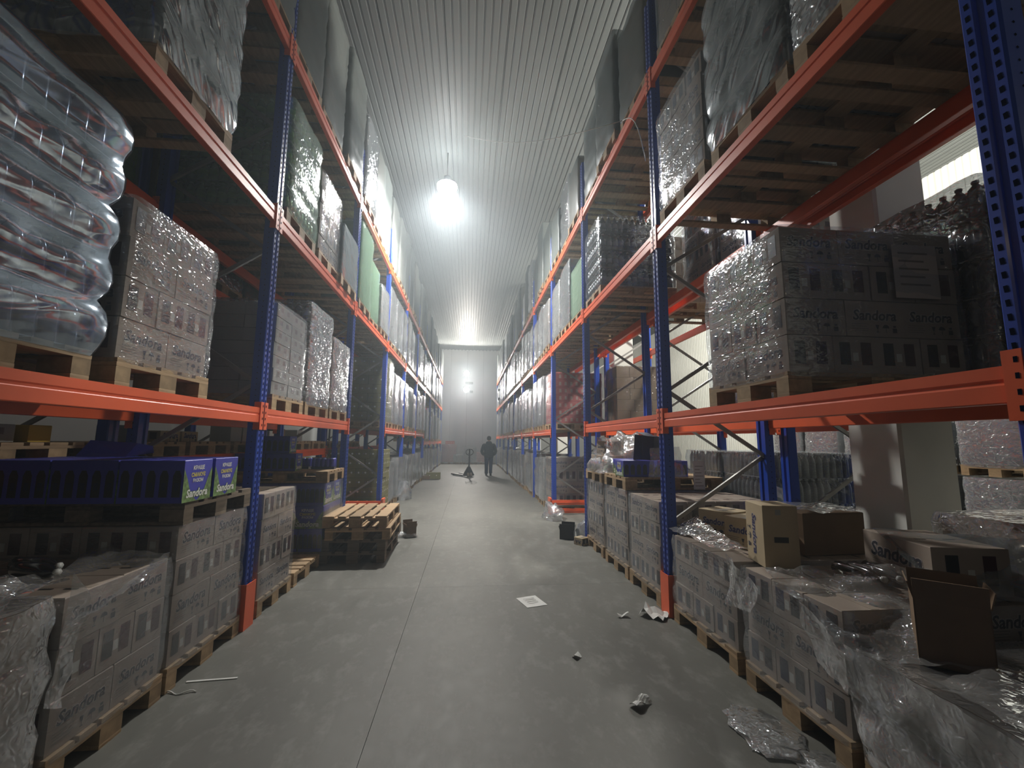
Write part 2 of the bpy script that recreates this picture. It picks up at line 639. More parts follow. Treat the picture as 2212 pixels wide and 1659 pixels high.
# ---------------------------------------------------------------- pallet racks
PW, PD = 0.12, 0.09       # upright: width along the aisle, depth


def post_mesh(height, detail=True):
    """upright with its aisle face at x=0 and body toward +x, centred on y=0"""
    mb = MB()
    h = PW/2
    # omega-like section: front web with a shallow centre groove, side flanges, lips
    pts = [(0.008, -h), (0.0, -h+0.008), (0.0, -0.018), (0.012, -0.010), (0.012, 0.010), (0.0, 0.018), (0.0, h-0.008), (0.008, h),
           (PD, h), (PD, h-0.03), (PD-0.012, h-0.03), (PD-0.012, -h+0.03), (PD, -h+0.03), (PD, -h)]
    n = len(pts)
    mb.add([(x, y, 0) for x, y in pts]+[(x, y, height) for x, y in pts],
           [(i, i+n, (i+1) % n+n, (i+1) % n) for i in range(n)]+[tuple(range(n, 2*n))], 'blue')
    if detail:
        z = 0.12
        e = 0.0012
        while z < height-0.05:
            for yc in (-0.034, 0.034):
                mb.add([(-e, yc-0.008, z), (-e, yc+0.006, z), (-e, yc+0.008, z+0.024), (-e, yc-0.005, z+0.024)], [(0, 3, 2, 1)], 'hole')
            for sy in (-1, 1):
                y = sy*(h+e)
                q = [(0.040, y, z+0.006), (0.046, y, z), (0.052, y, z+0.006), (0.046, y, z+0.012)]
                mb.add(q, [(0, 1, 2, 3) if sy < 0 else (3, 2, 1, 0)], 'hole')
            z += 0.05
    # foot plate
    mb.box(-0.015, -h-0.015, 0, PD+0.015, h+0.015, 0.008, 'blue')
    return mb.mesh('post')


def beam_mesh(L, big=True):
    """step beam along +y, aisle face at x=0, top at z=0"""
    mb = MB()
    hgt = 0.13
    pts = [(0, 0), (0, -0.045), (0.006, -0.052), (0.006, -0.060), (0, -0.067), (0, -hgt+0.004), (0.004, -hgt), (0.046, -hgt), (0.05, -hgt+0.004), (0.05, -0.03), (0.03, -0.026), (0.03, 0)]
    n = len(pts)
    mb.add([(x, 0, z) for x, z in pts]+[(x, L, z) for x, z in pts],
           [(i, (i+1) % n, (i+1) % n+n, i+n) for i in range(n)], 'orange')
    return mb.mesh('beam')


def conn_mesh():
    mb = MB()
    mb.box(-0.006, 0, -0.19, 0.05, 0.006, 0.05, 'orange')
    mb.box(-0.006, -0.052, -0.19, -0.001, 0.004, 0.05, 'orange')
    for k in range(4):
        z = 0.025-k*0.055
        for yc in (-0.034,):
            mb.add([(-0.0072, yc-0.006, z-0.02), (-0.0072, yc+0.006, z-0.02), (-0.0072, yc+0.006, z), (-0.0072, yc-0.006, z)], [(0, 3, 2, 1)], 'hole')
    return mb.mesh('end_connector')


POST_H = 6.3
POST_ME = {}
BEAM_ME = beam_mesh(BAY-PW)
CONN_ME = conn_mesh()
CONN_ME2 = None


def mirrored(me, axis='y'):
    m2 = me.copy()
    for v in m2.vertices:
        if axis == 'y':
            v.co.y = -v.co.y
        else:
            v.co.x = -v.co.x
    m2.flip_normals()
    return m2


CONN_B = mirrored(CONN_ME)
BR = {}


def brace_mesh(a, b, name):
    k = (a, b)
    if k not in BR:
        mb = MB()
        mb.bar(a, b, 0.035, 0.025, 'galv')
        BR[k] = mb.mesh(name)
    return BR[k]


def rack(label, xf, sgn, levels_for_bay, height=POST_H, k0=0, k1=NB, depth=DEPTH, detail=True, group=None):
    """xf aisle face, sgn +1 when the rack extends to +x"""
    root = thing('pallet_rack', label, 'rack', (xf, 0, 0), group=group)
    key = (height, detail)
    if key not in POST_ME:
        POST_ME[key] = post_mesh(height, detail)
        POST_ME[(height, detail, 'm')] = mirrored(POST_ME[key], 'x')
    pa, pb = POST_ME[key], POST_ME[(height, detail, 'm')]
    front, rear = (pa, pb) if sgn > 0 else (pb, pa)
    for k in range(k0, k1+1):
        y = PY[k]
        link('post', front, root, (0, y, 0))
        link('post', rear, root, (sgn*depth, y, 0))
        # zig-zag bracing between the posts
        z = 0.18
        zz = []
        xa, xb = PD-0.02, depth-PD+0.02
        link('brace', brace_mesh((sgn*xa, 0, 0), (sgn*xb, 0, 0), 'brace'), root, (0, y, z))
        i = 0
        step = 0.62
        while z+step < height:
            s0, s1 = (xb, xa) if i % 2 == 0 else (xa, xb)
            link('brace', brace_mesh((sgn*s0, 0, 0), (sgn*s1, 0, step), 'brace'), root, (0, y+(0.014 if i % 2 else -0.014), z))
            z += step
            i += 1
        link('brace', brace_mesh((sgn*xa, 0, 0), (sgn*xb, 0, 0), 'brace'), root, (0, y, z))
        if k < k1:
            for zt in levels_for_bay(k):
                for xo, s2 in ((0, sgn), (sgn*depth, -sgn)):
                    me = BEAM_ME if s2 > 0 else BEAM_M
                    b = link('beam', me, root, (xo-0.004*s2, y+PW/2, zt))
                    # an end connector at either end
                    ca = (CONN_ME if s2 > 0 else CONN_MX)
                    cb = (CONN_B if s2 > 0 else CONN_BX)
                    link('end_connector', ca, b, (-0.003*s2, 0.002, 0))
                    link('end_connector', cb, b, (-0.003*s2, BAY-PW-0.002, 0))
    return root


BEAM_M = mirrored(BEAM_ME, 'x')
CONN_MX = mirrored(CONN_ME, 'x')
CONN_BX = mirrored(CONN_B, 'x')


def lev_left(k):
    if k == 2:
        return LV[2:]
    if k >= 6:
        return [1.50]+LV[2:]
    return LV[1:]


def lev_right(k):
    if k == 2:
        return LV[2:]
    return LV[1:]


rackL = rack('blue and orange pallet rack running the whole length along the left of the aisle', XL, -1, lev_left, depth=1.05)
rackR = rack('blue and orange pallet rack running the whole length along the right of the aisle', XR, 1, lev_right)
rack('second blue pallet rack backing onto the left rack, low first beam', XL-1.05-0.14, -1, lambda k: [1.37, 3.3, 5.2], k0=0, k1=5, detail=False, height=5.9)
rack('second blue pallet rack behind the right rack, beside the white column', XR+1.1+0.14, 1, lambda k: [1.82, 3.66] if k else [3.66], k0=0, k1=4, detail=False, height=5.9)


def guards():
    # orange foot protectors on the first uprights and end guards at the tunnel bay
    for rk, sg, dep in ((rackL, -1, 1.05), (rackR, 1, 1.1)):
        for k in (1,):
            mb = MB()
            h = PW/2+0.016
            for a in (0,):
                mb.box(*sorted_box(-sg*0.02, sg*0.10, -h-0.004, -h), 0.35, 'orange') if False else None
            x0, x1 = sorted((-sg*0.022, sg*0.075))
            mb.box(min(-sg*0.022, -sg*0.016), -h, 0, max(-sg*0.022, -sg*0.016), h, 0.36, 'orange')
            mb.box(x0, -h-0.006, 0, x1, -h, 0.36, 'orange')
            mb.box(x0, h, 0, x1, h+0.006, 0.36, 'orange')
            mb.obj('foot_protector', rk, (0, PY[k], 0))
        for k, dy in ((3, -1),):
            mb = MB()
            a, b = sorted((-sg*0.05, sg*(dep+0.02)))
            yo = dy*0.14
            y0_, y1_ = sorted((yo, yo+dy*0.035))
            for z0 in (0.03, 0.20):
                mb.box(a, y0_, z0, b, y1_, z0+0.10, 'orange')
                zc = z0+0.05
                mb.box(a, y0_-0.008, zc-0.012, b, y0_, zc+0.012, 'orange')
            ea, eb = sorted((-sg*0.07, -sg*0.03))
            mb.box(ea, min(-0.10, y0_), 0, eb, max(0.10, y1_), 0.34, 'orange')
            ea, eb = sorted((sg*(dep+0.0), sg*(dep+0.04)))
            mb.box(ea, min(-0.08, y0_), 0, eb, max(0.08, y1_), 0.34, 'orange')
            mb.obj('end_guard', rk, (0, PY[k], 0))
    # small dark brackets near the end of the right rack
    mb = MB()
    for z in (4.0, 4.55):
        mb.box(-0.12, -0.05, z, 0.10, 0.05, z+0.16, 'black_metal')
    mb.obj('bracket', rackR, (0, PY[9], 0))


def sorted_box(*a):
    return a


guards()

# ---------------------------------------------------------------- pallets
PAL = {}


def pallet_pieces(w_, d):
    """pieces of a pallet: w_ along y, d along x; board length along x. list of (name, box)"""
    out = []
    hw, hd = w_/2, d/2
    bw = 0.10
    ys = [-hw, -hw+bw, -hw/2-0.02, 0, 0, 0]
    n = 5
    widths = [0.145, 0.10, 0.145, 0.10, 0.145]
    tot = sum(widths)
    gap = (w_-tot)/4
    y = -hw
    for k in range(n):
        out.append(('deck_board', (-hd, y, 0.122, hd, y+widths[k], 0.144)))
        y += widths[k]+gap
    for xc in (-hd+0.0725, 0, hd-0.0725):
        out.append(('stringer_board', (xc-0.0725, -hw, 0.100, xc+0.0725, hw, 0.1215)))
        for yc, bw_ in ((-hw+0.05, 0.1), (0, 0.145), (hw-0.05, 0.1)):
            out.append(('block', (xc-0.0725, yc-bw_/2, 0.0225, xc+0.0725, yc+bw_/2, 0.0995)))
    for yc, bw_ in ((-hw+0.05, 0.1), (0, 0.145), (hw-0.05, 0.1)):
        out.append(('bottom_board', (-hd, yc-bw_/2, 0, hd, yc+bw_/2, 0.022)))
    return out


PIECE = {}


def pallet(parent, near, loc, w_=0.8, d=1.2, m='wood', rz=0, as_thing=None):
    """parent given: the pallet is a part of a load; else a thing of its own (as_thing = (label, group))"""
    if as_thing:
        root = thing('pallet', as_thing[0], 'pallet', loc, rz, as_thing[1])
        if not near:
            o = link('deck', joined_pallet(w_, d, m), root)
            return root
        holder = root
    elif near:
        holder = link('pallet', None, parent, loc, rz)
    else:
        return link('pallet', joined_pallet(w_, d, m), parent, loc, rz)
    for name, b in pallet_pieces(w_, d):
        sz = (round(b[3]-b[0], 4), round(b[4]-b[1], 4), round(b[5]-b[2], 4), m, name)
        if sz not in PIECE:
            mm = 'wood_end' if (name == 'block' and m == 'wood') else m
            c = 0.003
            x, y, z = sz[0]/2, sz[1]/2, sz[2]/2
            mb = MB()
            mb.add([(-x, -y+c, -z), (x, -y+c, -z), (x, y-c, -z), (-x, y-c, -z), (-x, -y, -z+c), (x, -y, -z+c), (x, y, -z+c), (-x, y, -z+c),
                    (-x, -y, z-c), (x, -y, z-c), (x, y, z-c), (-x, y, z-c), (-x, -y+c, z), (x, -y+c, z), (x, y-c, z), (-x, y-c, z)],
                   [(0, 3, 2, 1), (12, 13, 14, 15), (0, 1, 5, 4), (4, 5, 9, 8), (8, 9, 13, 12), (3, 7, 6, 2), (7, 11, 10, 6), (11, 15, 14, 10),
                    (0, 4, 8, 12, 15, 11, 7, 3), (1, 2, 6, 10, 14, 13, 9, 5)], mm)
            PIECE[sz] = mb.mesh(name)
        link(name, PIECE[sz], holder, ((b[0]+b[3])/2, (b[1]+b[4])/2+rnd.uniform(-.002, .002), (b[2]+b[5])/2))
    return holder


def joined_pallet(w_, d, m):
    k = (w_, d, m)
    if k not in PAL:
        mb = MB()
        for n, b in pallet_pieces(w_, d):
            mb.box(*b, 'wood_end' if n == 'block' and m == 'wood' else m)
        PAL[k] = mb.mesh('pallet')
    return PAL[k]


# ---------------------------------------------------------------- cartons and packs
def carton_base(mb, a, b, h, m, top='tape', flap=True):
    """carton footprint a (x) by b (y), origin bottom centre; visible flap seams"""
    x, y = a/2, b/2
    c = 0.004
    mb.add([(-x, -y, 0), (x, -y, 0), (x, y, 0), (-x, y, 0), (-x, -y, h-c), (x, -y, h-c), (x, y, h-c), (-x, y, h-c),
            (-x+c, -y+c, h), (x-c, -y+c, h), (x-c, y-c, h), (-x+c, y-c, h)],
           [(0, 3, 2, 1), (8, 9, 10, 11), (0, 1, 5, 4), (1, 2, 6, 5), (2, 3, 7, 6), (3, 0, 4, 7), (4, 5, 9, 8), (5, 6, 10, 9), (6, 7, 11, 10), (7, 4, 8, 11)], m)
    if flap:
        mb.box(-x+0.01, -0.022, h, x-0.01, 0.022, h+0.0012, top)


CM = {}


def carton_mesh(kind, a, b, h):
    """x-facing sides (length b along y) carry lettering, y-facing sides (length a along x) carry the window slots"""
    key = (kind, round(a, 3), round(b, 3), round(h, 3))
    if key in CM:
        return CM[key]
    mb = MB()
    e = 0.0012
    if kind in ('carton', 'carton_tan'):
        carton_base(mb, a, b, h, kind)
        for s in (-1, 1):
            M = face_matrix((s*(a/2), 0, h*0.60), (s, 0, 0))
            logo(mb, M, b*0.76, 'print' if kind == 'carton' else 'print_blue')
            M = face_matrix((s*(a/2), s*b*0.18, h*0.22), (s, 0, 0))
            marks(mb, M, 1.25)
            M = face_matrix((s*(a/2), -s*b*0.25, h*0.23), (s, 0, 0))
            for q in range(4):
                T = M @ Matrix.Translation((0, 0.024-q*0.014, e))
                mb.add([(-0.06, 0, 0), (0.05-0.01*(q % 2), 0, 0), (0.05-0.01*(q % 2), 0.004, 0), (-0.06, 0.004, 0)], [(0, 1, 2, 3)], 'print_grey', T)
            for xc in (-a*0.24, a*0.24):
                M = face_matrix((xc, s*(b/2), h*0.52), (0, s, 0))
                slots = ('slot', 'slot_red', 'slot', 'slot_blue')
                sw = 0.068
                mb.add([(-sw/2, -h*0.30, e), (sw/2, -h*0.30, e), (sw/2, h*0.32, e), (-sw/2, h*0.32, e)], [(0, 1, 2, 3)], slots[(0 if xc < 0 else 1)+(s > 0)*2], M)
            M = face_matrix((0, s*(b/2), h*0.42), (0, s, 0))
            mb.add([(-0.02, -0.02, e), (0.015, -0.02, e), (0.015, 0.03, e), (-0.02, 0.03, e)], [(0, 1, 2, 3)], 'carton_white', M)
        # hand holes on top
        for xc in (-a*0.2, a*0.2):
            mb.box(xc-0.03, -0.05, h, xc+0.03, -0.035, h+0.0016, 'slot')
    elif kind == 'carton_olive':
        carton_base(mb, a, b, h, kind)
        for s in (-1, 1):
            for ax in (0, 1):
                nrm = (s, 0, 0) if ax == 0 else (0, s, 0)
                L_ = b if ax == 0 else a
                for t in (-0.28, 0.22):
                    pos = (s*a/2, t*L_, h*0.55) if ax == 0 else (t*L_, s*b/2, h*0.55)
                    M = face_matrix(pos, nrm)
                    r = 0.022
                    mb.add([(r*math.cos(q*math.pi/3), r*math.sin(q*math.pi/3), e) for q in range(6)], [tuple(range(6))], 'print_white', M)
                    mb.add([(-0.065, -0.02, e), (-0.04, -0.02, e), (-0.04, 0.02, e), (-0.065, 0.02, e)], [(0, 1, 2, 3)], 'print_grey', M)
    elif kind == 'carton_red':
        carton_base(mb, a, b, h, kind)
        for s in (-1, 1):
            for ax in (0, 1):
                nrm = (s, 0, 0) if ax == 0 else (0, s, 0)
                L_ = b if ax == 0 else a
                n = max(2, int(L_/0.12))
                for i in range(n):
                    t = (i+0.5)/n-0.5
                    pos = (s*a/2, t*L_, h*0.5) if ax == 0 else (t*L_, s*b/2, h*0.5)
                    M = face_matrix(pos, nrm)
                    mb.add([(-0.028, -h*0.28, e), (0.028, -h*0.28, e), (0.024, h*0.22, e), (-0.024, h*0.22, e)], [(0, 1, 2, 3)], 'red_label', M)
    elif kind == 'carton_pale':
        carton_base(mb, a, b, h, kind)
        for s in (-1, 1):
            for t in (-0.2, 0.2):
                M = face_matrix((s*a/2, t*b, h*0.6), (s, 0, 0))
                mb.add([(-0.03, -0.02, e), (0.03, -0.02, e), (0.03, 0.025, e), (-0.03, 0.025, e)], [(0, 1, 2, 3)], 'print_grey', M)
    elif kind == 'carton_blue':
        carton_base(mb, a, b, h, kind, top='carton_blue')
        for s in (-1, 1):
            # end panel: blue ground, fruit leaves at the sides, slogan and lettering
            M = face_matrix((s*(a/2), 0, 0), (s, 0, 0))
            hw = b/2
            for sx in (-1, 1):
                pts = [(sx*hw, 0, e), (sx*hw, h*0.80, e), (sx*hw*0.74, h*0.55, e), (sx*hw*0.45, h*0.18, e), (0, 0.0, e)]
                mb.add(pts, [tuple(range(5)) if sx < 0 else tuple(reversed(range(5)))] if sx > 0 else [tuple(reversed(range(5)))], 'leaf_print', M)
            put_text(mb, 'КРАЩЕ', M @ Matrix.Translation((0, h*0.80, e*1.5)), b*0.40, 'print_white', 0, 0.03)
            put_text(mb, 'СМАКУЄ', M @ Matrix.Translation((0, h*0.64, e*1.5)), b*0.50, 'print_yellow', 0, 0.03)
            put_text(mb, 'РАЗОМ', M @ Matrix.Translation((0, h*0.50, e*1.5)), b*0.36, 'print_white', 0, 0.03)
            put_text(mb, 'Sandora', M @ Matrix.Translation((0, h*0.20, e*1.5)), b*0.80, 'leaf_print', 0.18, 0.08)
            put_text(mb, 'Sandora', M @ Matrix.Translation((0, h*0.20, e*2.2)), b*0.76, 'print_white', 0.18, 0.03)
            n = 5
            for i in range(n):
                M2 = face_matrix(((i+0.5)/n*a-a/2, s*b/2, h*0.42), (0, s, 0))
                mb.add([(-0.025, -h*0.28, e), (0.025, -h*0.28, e), (0.025, h*0.22, e), (0.012, h*0.34, e), (-0.012, h*0.34, e), (-0.025, h*0.22, e)], [tuple(range(6))], 'slot', M2)
                mb.add([(-0.012, -h*0.12, e*1.6), (0.012, -h*0.12, e*1.6), (0.012, h*0.06, e*1.6), (-0.012, h*0.06, e*1.6)], [(0, 1, 2, 3)], 'slot_blue', M2)
    elif kind in ('carton_brown', 'carton_white', 'carton_yellow'):
        carton_base(mb, a, b, h, kind)
    CM[key] = mb.mesh('carton')
    return CM[key]


def bottle(mb, cx, cy, h, r, m, cap, label=None, n=8):
    prof = [(r*0.86, 0.0), (r, h*0.04), (r*0.97, h*0.30), (r, h*0.62), (r*0.78, h*0.78), (r*0.34, h*0.89), (r*0.34, h*0.93)]
    mb.lathe(prof, m, n, None, cx, cy)
    mb.lathe([(r*0.42, h*0.925), (r*0.42, h*0.995)], cap, 6, None, cx, cy)
    if label:
        mb.lathe([(r*1.02, h*0.30), (r*1.02, h*0.55)], label, n, None, cx, cy)


def pack_mesh(kind, a, b, h):
    key = (kind, round(a, 3), round(b, 3), round(h, 3))
    if key in CM:
        return CM[key]
    mb = MB()
    spec = {'water': ('bottle_blue', 'bottle_blue', None, 0.10), 'clear': ('bottle_clear', 'cap_white', None, 0.078),
            'green': ('bottle_green', 'cap_white', 'label_green', 0.085), 'dark': ('bottle_dark', 'cap_white', 'label_grey', 0.085),
            'cola': ('bottle_dark', 'cap_dark', None, 0.085)}[kind]
    nx, ny = max(1, round(a/spec[3])), max(1, round(b/spec[3]))
    for i in range(nx):
        for j in range(ny):
            if 0 < i < nx-1 and 0 < j < ny-1:
                continue
            bottle(mb, (i+0.5)/nx*a-a/2, (j+0.5)/ny*b-b/2, h*0.985, min(a/nx, b/ny)/2*0.97, spec[0], spec[1], spec[2])
    # cardboard or plastic sheet between the layers
    mb.box(-a/2, -b/2, 0.0, a/2, b/2, 0.004, 'label_grey')
    CM[key] = mb.mesh('bottle_pack')
    return CM[key]


# ---------------------------------------------------------------- stretch wrap
WM = {}


def wrap_mesh(w_, d, h, layers, m, seed=0, bulge=0.015, nz_=0.010, z0=-0.03, top=True, res=0.09):
    key = (round(w_, 2), round(d, 2), round(h, 2), layers, m, seed, bulge, nz_, res)
    if key in WM:
        return WM[key]
    mb = MB()
    hw, hd = w_/2+0.006, d/2+0.006
    r = 0.03
    per = []
    # perimeter loop with rounded corners
    cs = [(hd-r, hw-r, 0), (-hd+r, hw-r, 90), (-hd+r, -hw+r, 180), (hd-r, -hw+r, 270)]
    loop = []
    for cx, cy, a0 in cs:
        for t in (0, 45, 90):
            a = math.radians(a0+t)
            loop.append(Vector((cx+r*math.cos(a), cy+r*math.sin(a), 0)))
    pts = []
    nrm = []
    L_ = len(loop)
    for i in range(L_):
        a, b = loop[i], loop[(i+1) % L_]
        seg = (b-a).length
        n = max(1, int(seg/res))
        for k in range(n):
            pts.append(a.lerp(b, k/n))
    n = len(pts)
    nz = max(6, int(h/(res*0.75)))
    off = Vector((seed*7.3, seed*3.1, seed*1.7))
    vs = []
    for j in range(nz+1):
        z = z0+(h-z0)*j/nz
        ph = (max(z, 0)/h*layers) % 1.0
        lay = abs(math.sin(math.pi*ph))**0.5 if 0 < z < h*0.999 else 0.0
        # slight sag outwards mid layer, pinched at the seams
        for p in pts:
            nn = Vector((p.x/hd if abs(p.x) > hd*0.9 else 0, p.y/hw if abs(p.y) > hw*0.9 else 0, 0))
            if nn.length:
                nn.normalize()
            q = Vector((p.x, p.y, z))
            dd = nz_*(0.6+noise.noise((q+off)*5.0))+nz_*0.7*noise.noise((q+off)*13.0)
            vs.append(q+nn*(0.004+bulge*lay+max(dd, -0.002)))
    fs = []
    for j in range(nz):
        for i in range(n):
            k = (i+1) % n
            fs.append((j*n+i, j*n+k, (j+1)*n+k, (j+1)*n+i))
    mb.add(vs, fs, m, None, True)
    if top:
        fan = [tuple(v) for v in vs[-n:]]
        fan = [(x, y, z+0.002) for x, y, z in fan]
        mb.add(fan+[(0, 0, h+0.006)], [(i, (i+1) % n, n) for i in range(n)], m, None, True)
    WM[key] = mb.mesh('stretch_wrap')
    return WM[key]


KINDS = {
    # kind: (piece kind, layer height, grid A (nx, ny), grid B (nx, ny), default film, noun, category)
    'carton': ('carton', 0.262, 'beige carton', 'film'),
    'olive': ('carton_olive', 0.20, 'olive carton', None),
    'red': ('carton_red', 0.165, 'red carton', 'film'),
    'blue': ('carton_blue', 0.265, 'blue juice carton', 'film'),
    'pale': ('carton_pale', 0.125, 'pale grey carton', 'film'),
    'brown': ('carton_brown', 0.24, 'brown carton', 'film'),
    'water': ('water', 0.27, 'water bottle', 'film_blue'),
    'clear': ('clear', 0.24, 'clear bottle', 'film_silver'),
    'green': ('green', 0.26, 'green bottle', 'film_green'),
    'dark': ('dark', 0.26, 'dark bottle', 'film'),
    'cola': ('cola', 0.24, 'black bottle', 'film_silver'),
}
JOIN = {}


def joined_layers(pk, w_, d, h, n):
    """far loads: all the cartons or packs of a load as one mesh, each still a separate block with its own joints"""
    key = (pk, w_, d, round(h, 3), n)
    if key in JOIN:
        return JOIN[key]
    mb = MB()
    lh = h/n
    mm = {'water': 'bottle_blue', 'clear': 'bottle_clear', 'green': 'bottle_green', 'dark': 'bottle_dark', 'cola': 'bottle_dark'}.get(pk, pk)
    for l in range(n):
        nx, ny = (4, 2) if l % 2 == 0 else (3, 3)
        for i in range(nx):
            for j in range(ny):
                if 0 < i < nx-1 and 0 < j < ny-1:
                    continue
                a, b = d/nx, w_/ny
                g = 0.004
                x0, y0 = -d/2+i*a, -w_/2+j*b
                mb.box(x0+g, y0+g, l*lh+0.002, x0+a-g, y0+b-g, (l+1)*lh-0.003, mm)
                if pk == 'carton' and ny == 3:
                    for t in (0.26, 0.74):
                        for sx in (0, 1):
                            xx = x0+g-0.001 if sx == 0 else x0+a-g+0.001
                            if (i == 0 and sx == 0) or (i == nx-1 and sx == 1):
                                yy = y0+b*t
                                q = [(xx, yy-0.026, l*lh+lh*0.22), (xx, yy+0.026, l*lh+lh*0.22), (xx, yy+0.026, l*lh+lh*0.82), (xx, yy-0.026, l*lh+lh*0.82)]
                                mb.add(q, [(0, 3, 2, 1) if sx == 0 else (0, 1, 2, 3)], 'slot')
    JOIN[key] = mb.mesh('cartons')
    return JOIN[key]


def load(kind, yc, z, side, label, w_=0.8, d=1.2, layers=4, near=False, fm=None, pal='wood', group=None, xo=0.0, xface=None,
         bulge=0.015, nz_=0.010, seed=None, wrap=True, lh=None, rz=0, name=None, palnear=None, pallet_on=True, start=0, wtop=True, wlayers=None):
    """a palletised, film-wrapped load: thing > pallet, cartons or bottle packs, stretch_wrap"""
    pk, lh0, noun, f0 = KINDS[kind]
    lh = lh or lh0
    fm = fm or f0 or 'film'
    if xface is None:
        xface = XL if side < 0 else XR
    xc = xface+side*(d/2)+side*xo
    is_b = pk in ('water', 'clear', 'green', 'dark', 'cola')
    root = thing(name or ('wrapped_bottle_load' if is_b else 'wrapped_carton_load'), label, 'pallet load', (xc, yc, z), rz, group)
    palnear = near if palnear is None else palnear
    zp = 0
    if pallet_on:
        pallet(root, palnear, (0, 0, 0), w_, d, pal)
        zp = 0.146
    wi, di = w_-0.03, d-0.04
    seed = rnd.randint(0, 3) if seed is None else seed
    if near:
        for l in range(layers):
            alt = (l+start) % 2
            if is_b:
                nx, ny = (3, 2)
            elif pk in ('carton', 'carton_tan', 'carton_blue', 'carton_brown'):
                nx, ny = (4, 2) if alt == 0 else (3, 3)
            elif pk == 'carton_pale':
                nx, ny = (4, 2)
            elif pk == 'carton_red':
                nx, ny = (3, 2)
            else:
                nx, ny = (3, 2) if alt == 0 else (4, 2)
            a, b = di/nx, wi/ny
            g = 0.005
            for i in range(nx):
                for j in range(ny):
                    if 0 < i < nx-1 and 0 < j < ny-1 and l < layers-1:
                        continue
                    x0, y0 = -di/2+(i+0.5)*a, -wi/2+(j+0.5)*b
                    jx = rnd.uniform(-.006, .006)
                    if is_b:
                        link('bottle_pack', pack_mesh(pk, a-g, b-g, lh-0.002), root, (x0+jx, y0, zp+l*lh))
                    elif (nx, ny) == (3, 3):
                        # turned a quarter: window slots face the aisle
                        link('carton', carton_mesh(pk, b-g, a-g, lh-0.004), root, (x0+jx, y0, zp+l*lh), math.pi/2+rnd.uniform(-.008, .008))
                    else:
                        link('carton', carton_mesh(pk, a-g, b-g, lh-0.004), root, (x0+jx, y0, zp+l*lh), rnd.uniform(-.008, .008))
    else:
        o = link('bottle_packs' if is_b else 'cartons', joined_layers(pk, wi, di, layers*lh, layers), root, (0, 0, zp))
        o['kind'] = 'stuff'
    if wrap:
        link('stretch_wrap', wrap_mesh(wi+0.01, di+0.01, layers*lh+0.004, wlayers or layers, fm, seed, bulge, nz_, top=wtop, res=0.07 if near else 0.16), root, (0, 0, zp))
    return root


ORD = ['first', 'second', 'third', 'fourth', 'fifth', 'sixth', 'seventh', 'eighth', 'ninth', 'tenth']
SLOT = ['near', 'middle', 'far']
LEVN = ['on the floor', 'on lower beams', 'on middle beams', 'on top beams']


def slot_y(k, s):
    return PY[k]+0.06+0.047+0.4+s*0.88


# ---- hand-placed loads close to the camera -------------------------------------------------
GL = 'pallet loads along the left rack'
GR = 'pallet loads along the right rack'
# left, lower beams
load('water', 1.83, LV[1], -1, 'tall bulging stack of blue-tinted bottle packs on lower left beams, nearest of all', layers=5, lh=0.245, w_=0.84, near=True, bulge=0.055, nz_=0.012, group=GL, seed=1, wlayers=5)
load('carton', 2.80, LV[1], -1, 'glossy carton stack with large lettering on lower left beams, beside the bulging bottle stack', near=True, lh=0.222, layers=4, group=GL, seed=2, nz_=0.006)
load('pale', 4.58, LV[1], -1, 'grey stack of flat cartons on lower left beams, just past the first upright', near=True, layers=7, group=GL, seed=0, bulge=0.008, w_=0.76)
load('dark', 5.42, LV[1], -1, 'tall dark bottle stack with cap rows on top, lower left beams, middle of its bay', near=True, layers=5, lh=0.23, fm='film_silver', group=GL, seed=1)
load('carton', 6.28, LV[1], -1, 'shiny lilac-grey carton stack on lower left beams, against the second upright', near=True, layers=4, lh=0.235, fm='film_silver', group=GL, seed=3)
# left, middle beams
load('water', 2.80, LV[2], -1, 'grey-blue smooth wrapped stack above the carton stack on middle left beams', layers=5, near=True, fm='film_grey', bulge=0.03, nz_=0.02, group=GL, seed=2)
load('green', 4.60, LV[2], -1, 'green bottle stack in cloudy film on middle left beams, just past first upright', layers=5, lh=0.235, near=True, group=GL, seed=1, bulge=0.02)
load('carton', 5.52, LV[2], -1, 'beige carton stack leaning beside green bottles on middle left beams', layers=5, lh=0.20, near=True, group=GL, seed=0, nz_=0.006)
# left, top beams
load('cola', 1.9, LV[3], -1, 'dark stack seen from below on top left beams, nearest', layers=6, fm='film_smooth', group=GL)
load('clear', 2.8, LV[3], -1, 'dim stack seen from below on top left beams, next to the nearest', layers=6, fm='film_smooth', group=GL)
load('clear', 3.65, LV[3], -1, 'dim stack on top left beams just before the first upright', layers=6, fm='film_smooth', group=GL)

# right, lower beams
ru1 = load('carton', 2.75, LV[1], 1, 'large beige lettered carton stack on lower right beams, standing alone', near=True, lh=0.225, layers=4, w_=0.84, fm='film', group=GR, seed=1, nz_=0.008, start=0)
lb = MB()
lb.box(-0.15, -0.001, -0.17, 0.15, 0.0, 0.17, 'print_halo')
for q_ in range(5):
    lb.box(-0.11, -0.002, 0.11-q_*0.05, 0.09-0.03*(q_ % 2), -0.001, 0.122-q_*0.05, 'print_grey')
lb.obj('paper_label', ru1, (0.28, -0.435, 0.78))
# right, middle beams
load('carton', 3.48, LV[2], 1, 'tall carton stack with window slots on middle right beams, before first upright', near=True, lh=0.20, layers=5, group=GR, seed=3, w_=0.82, start=1)
load('cola', 2.56, LV[2], 1, 'dark grey diagonal-wrinkled film stack on middle right beams', near=True, lh=0.25, layers=5, fm='film_grey', group=GR, seed=2, bulge=0.03, nz_=0.02, w_=0.82)
load('carton', 1.70, LV[2], 1, 'crinkled carton stack on middle right beams, nearest, cut off by the picture edge', near=True, lh=0.22, layers=5, fm='film_silver', group=GR, seed=0, w_=0.8, start=1)
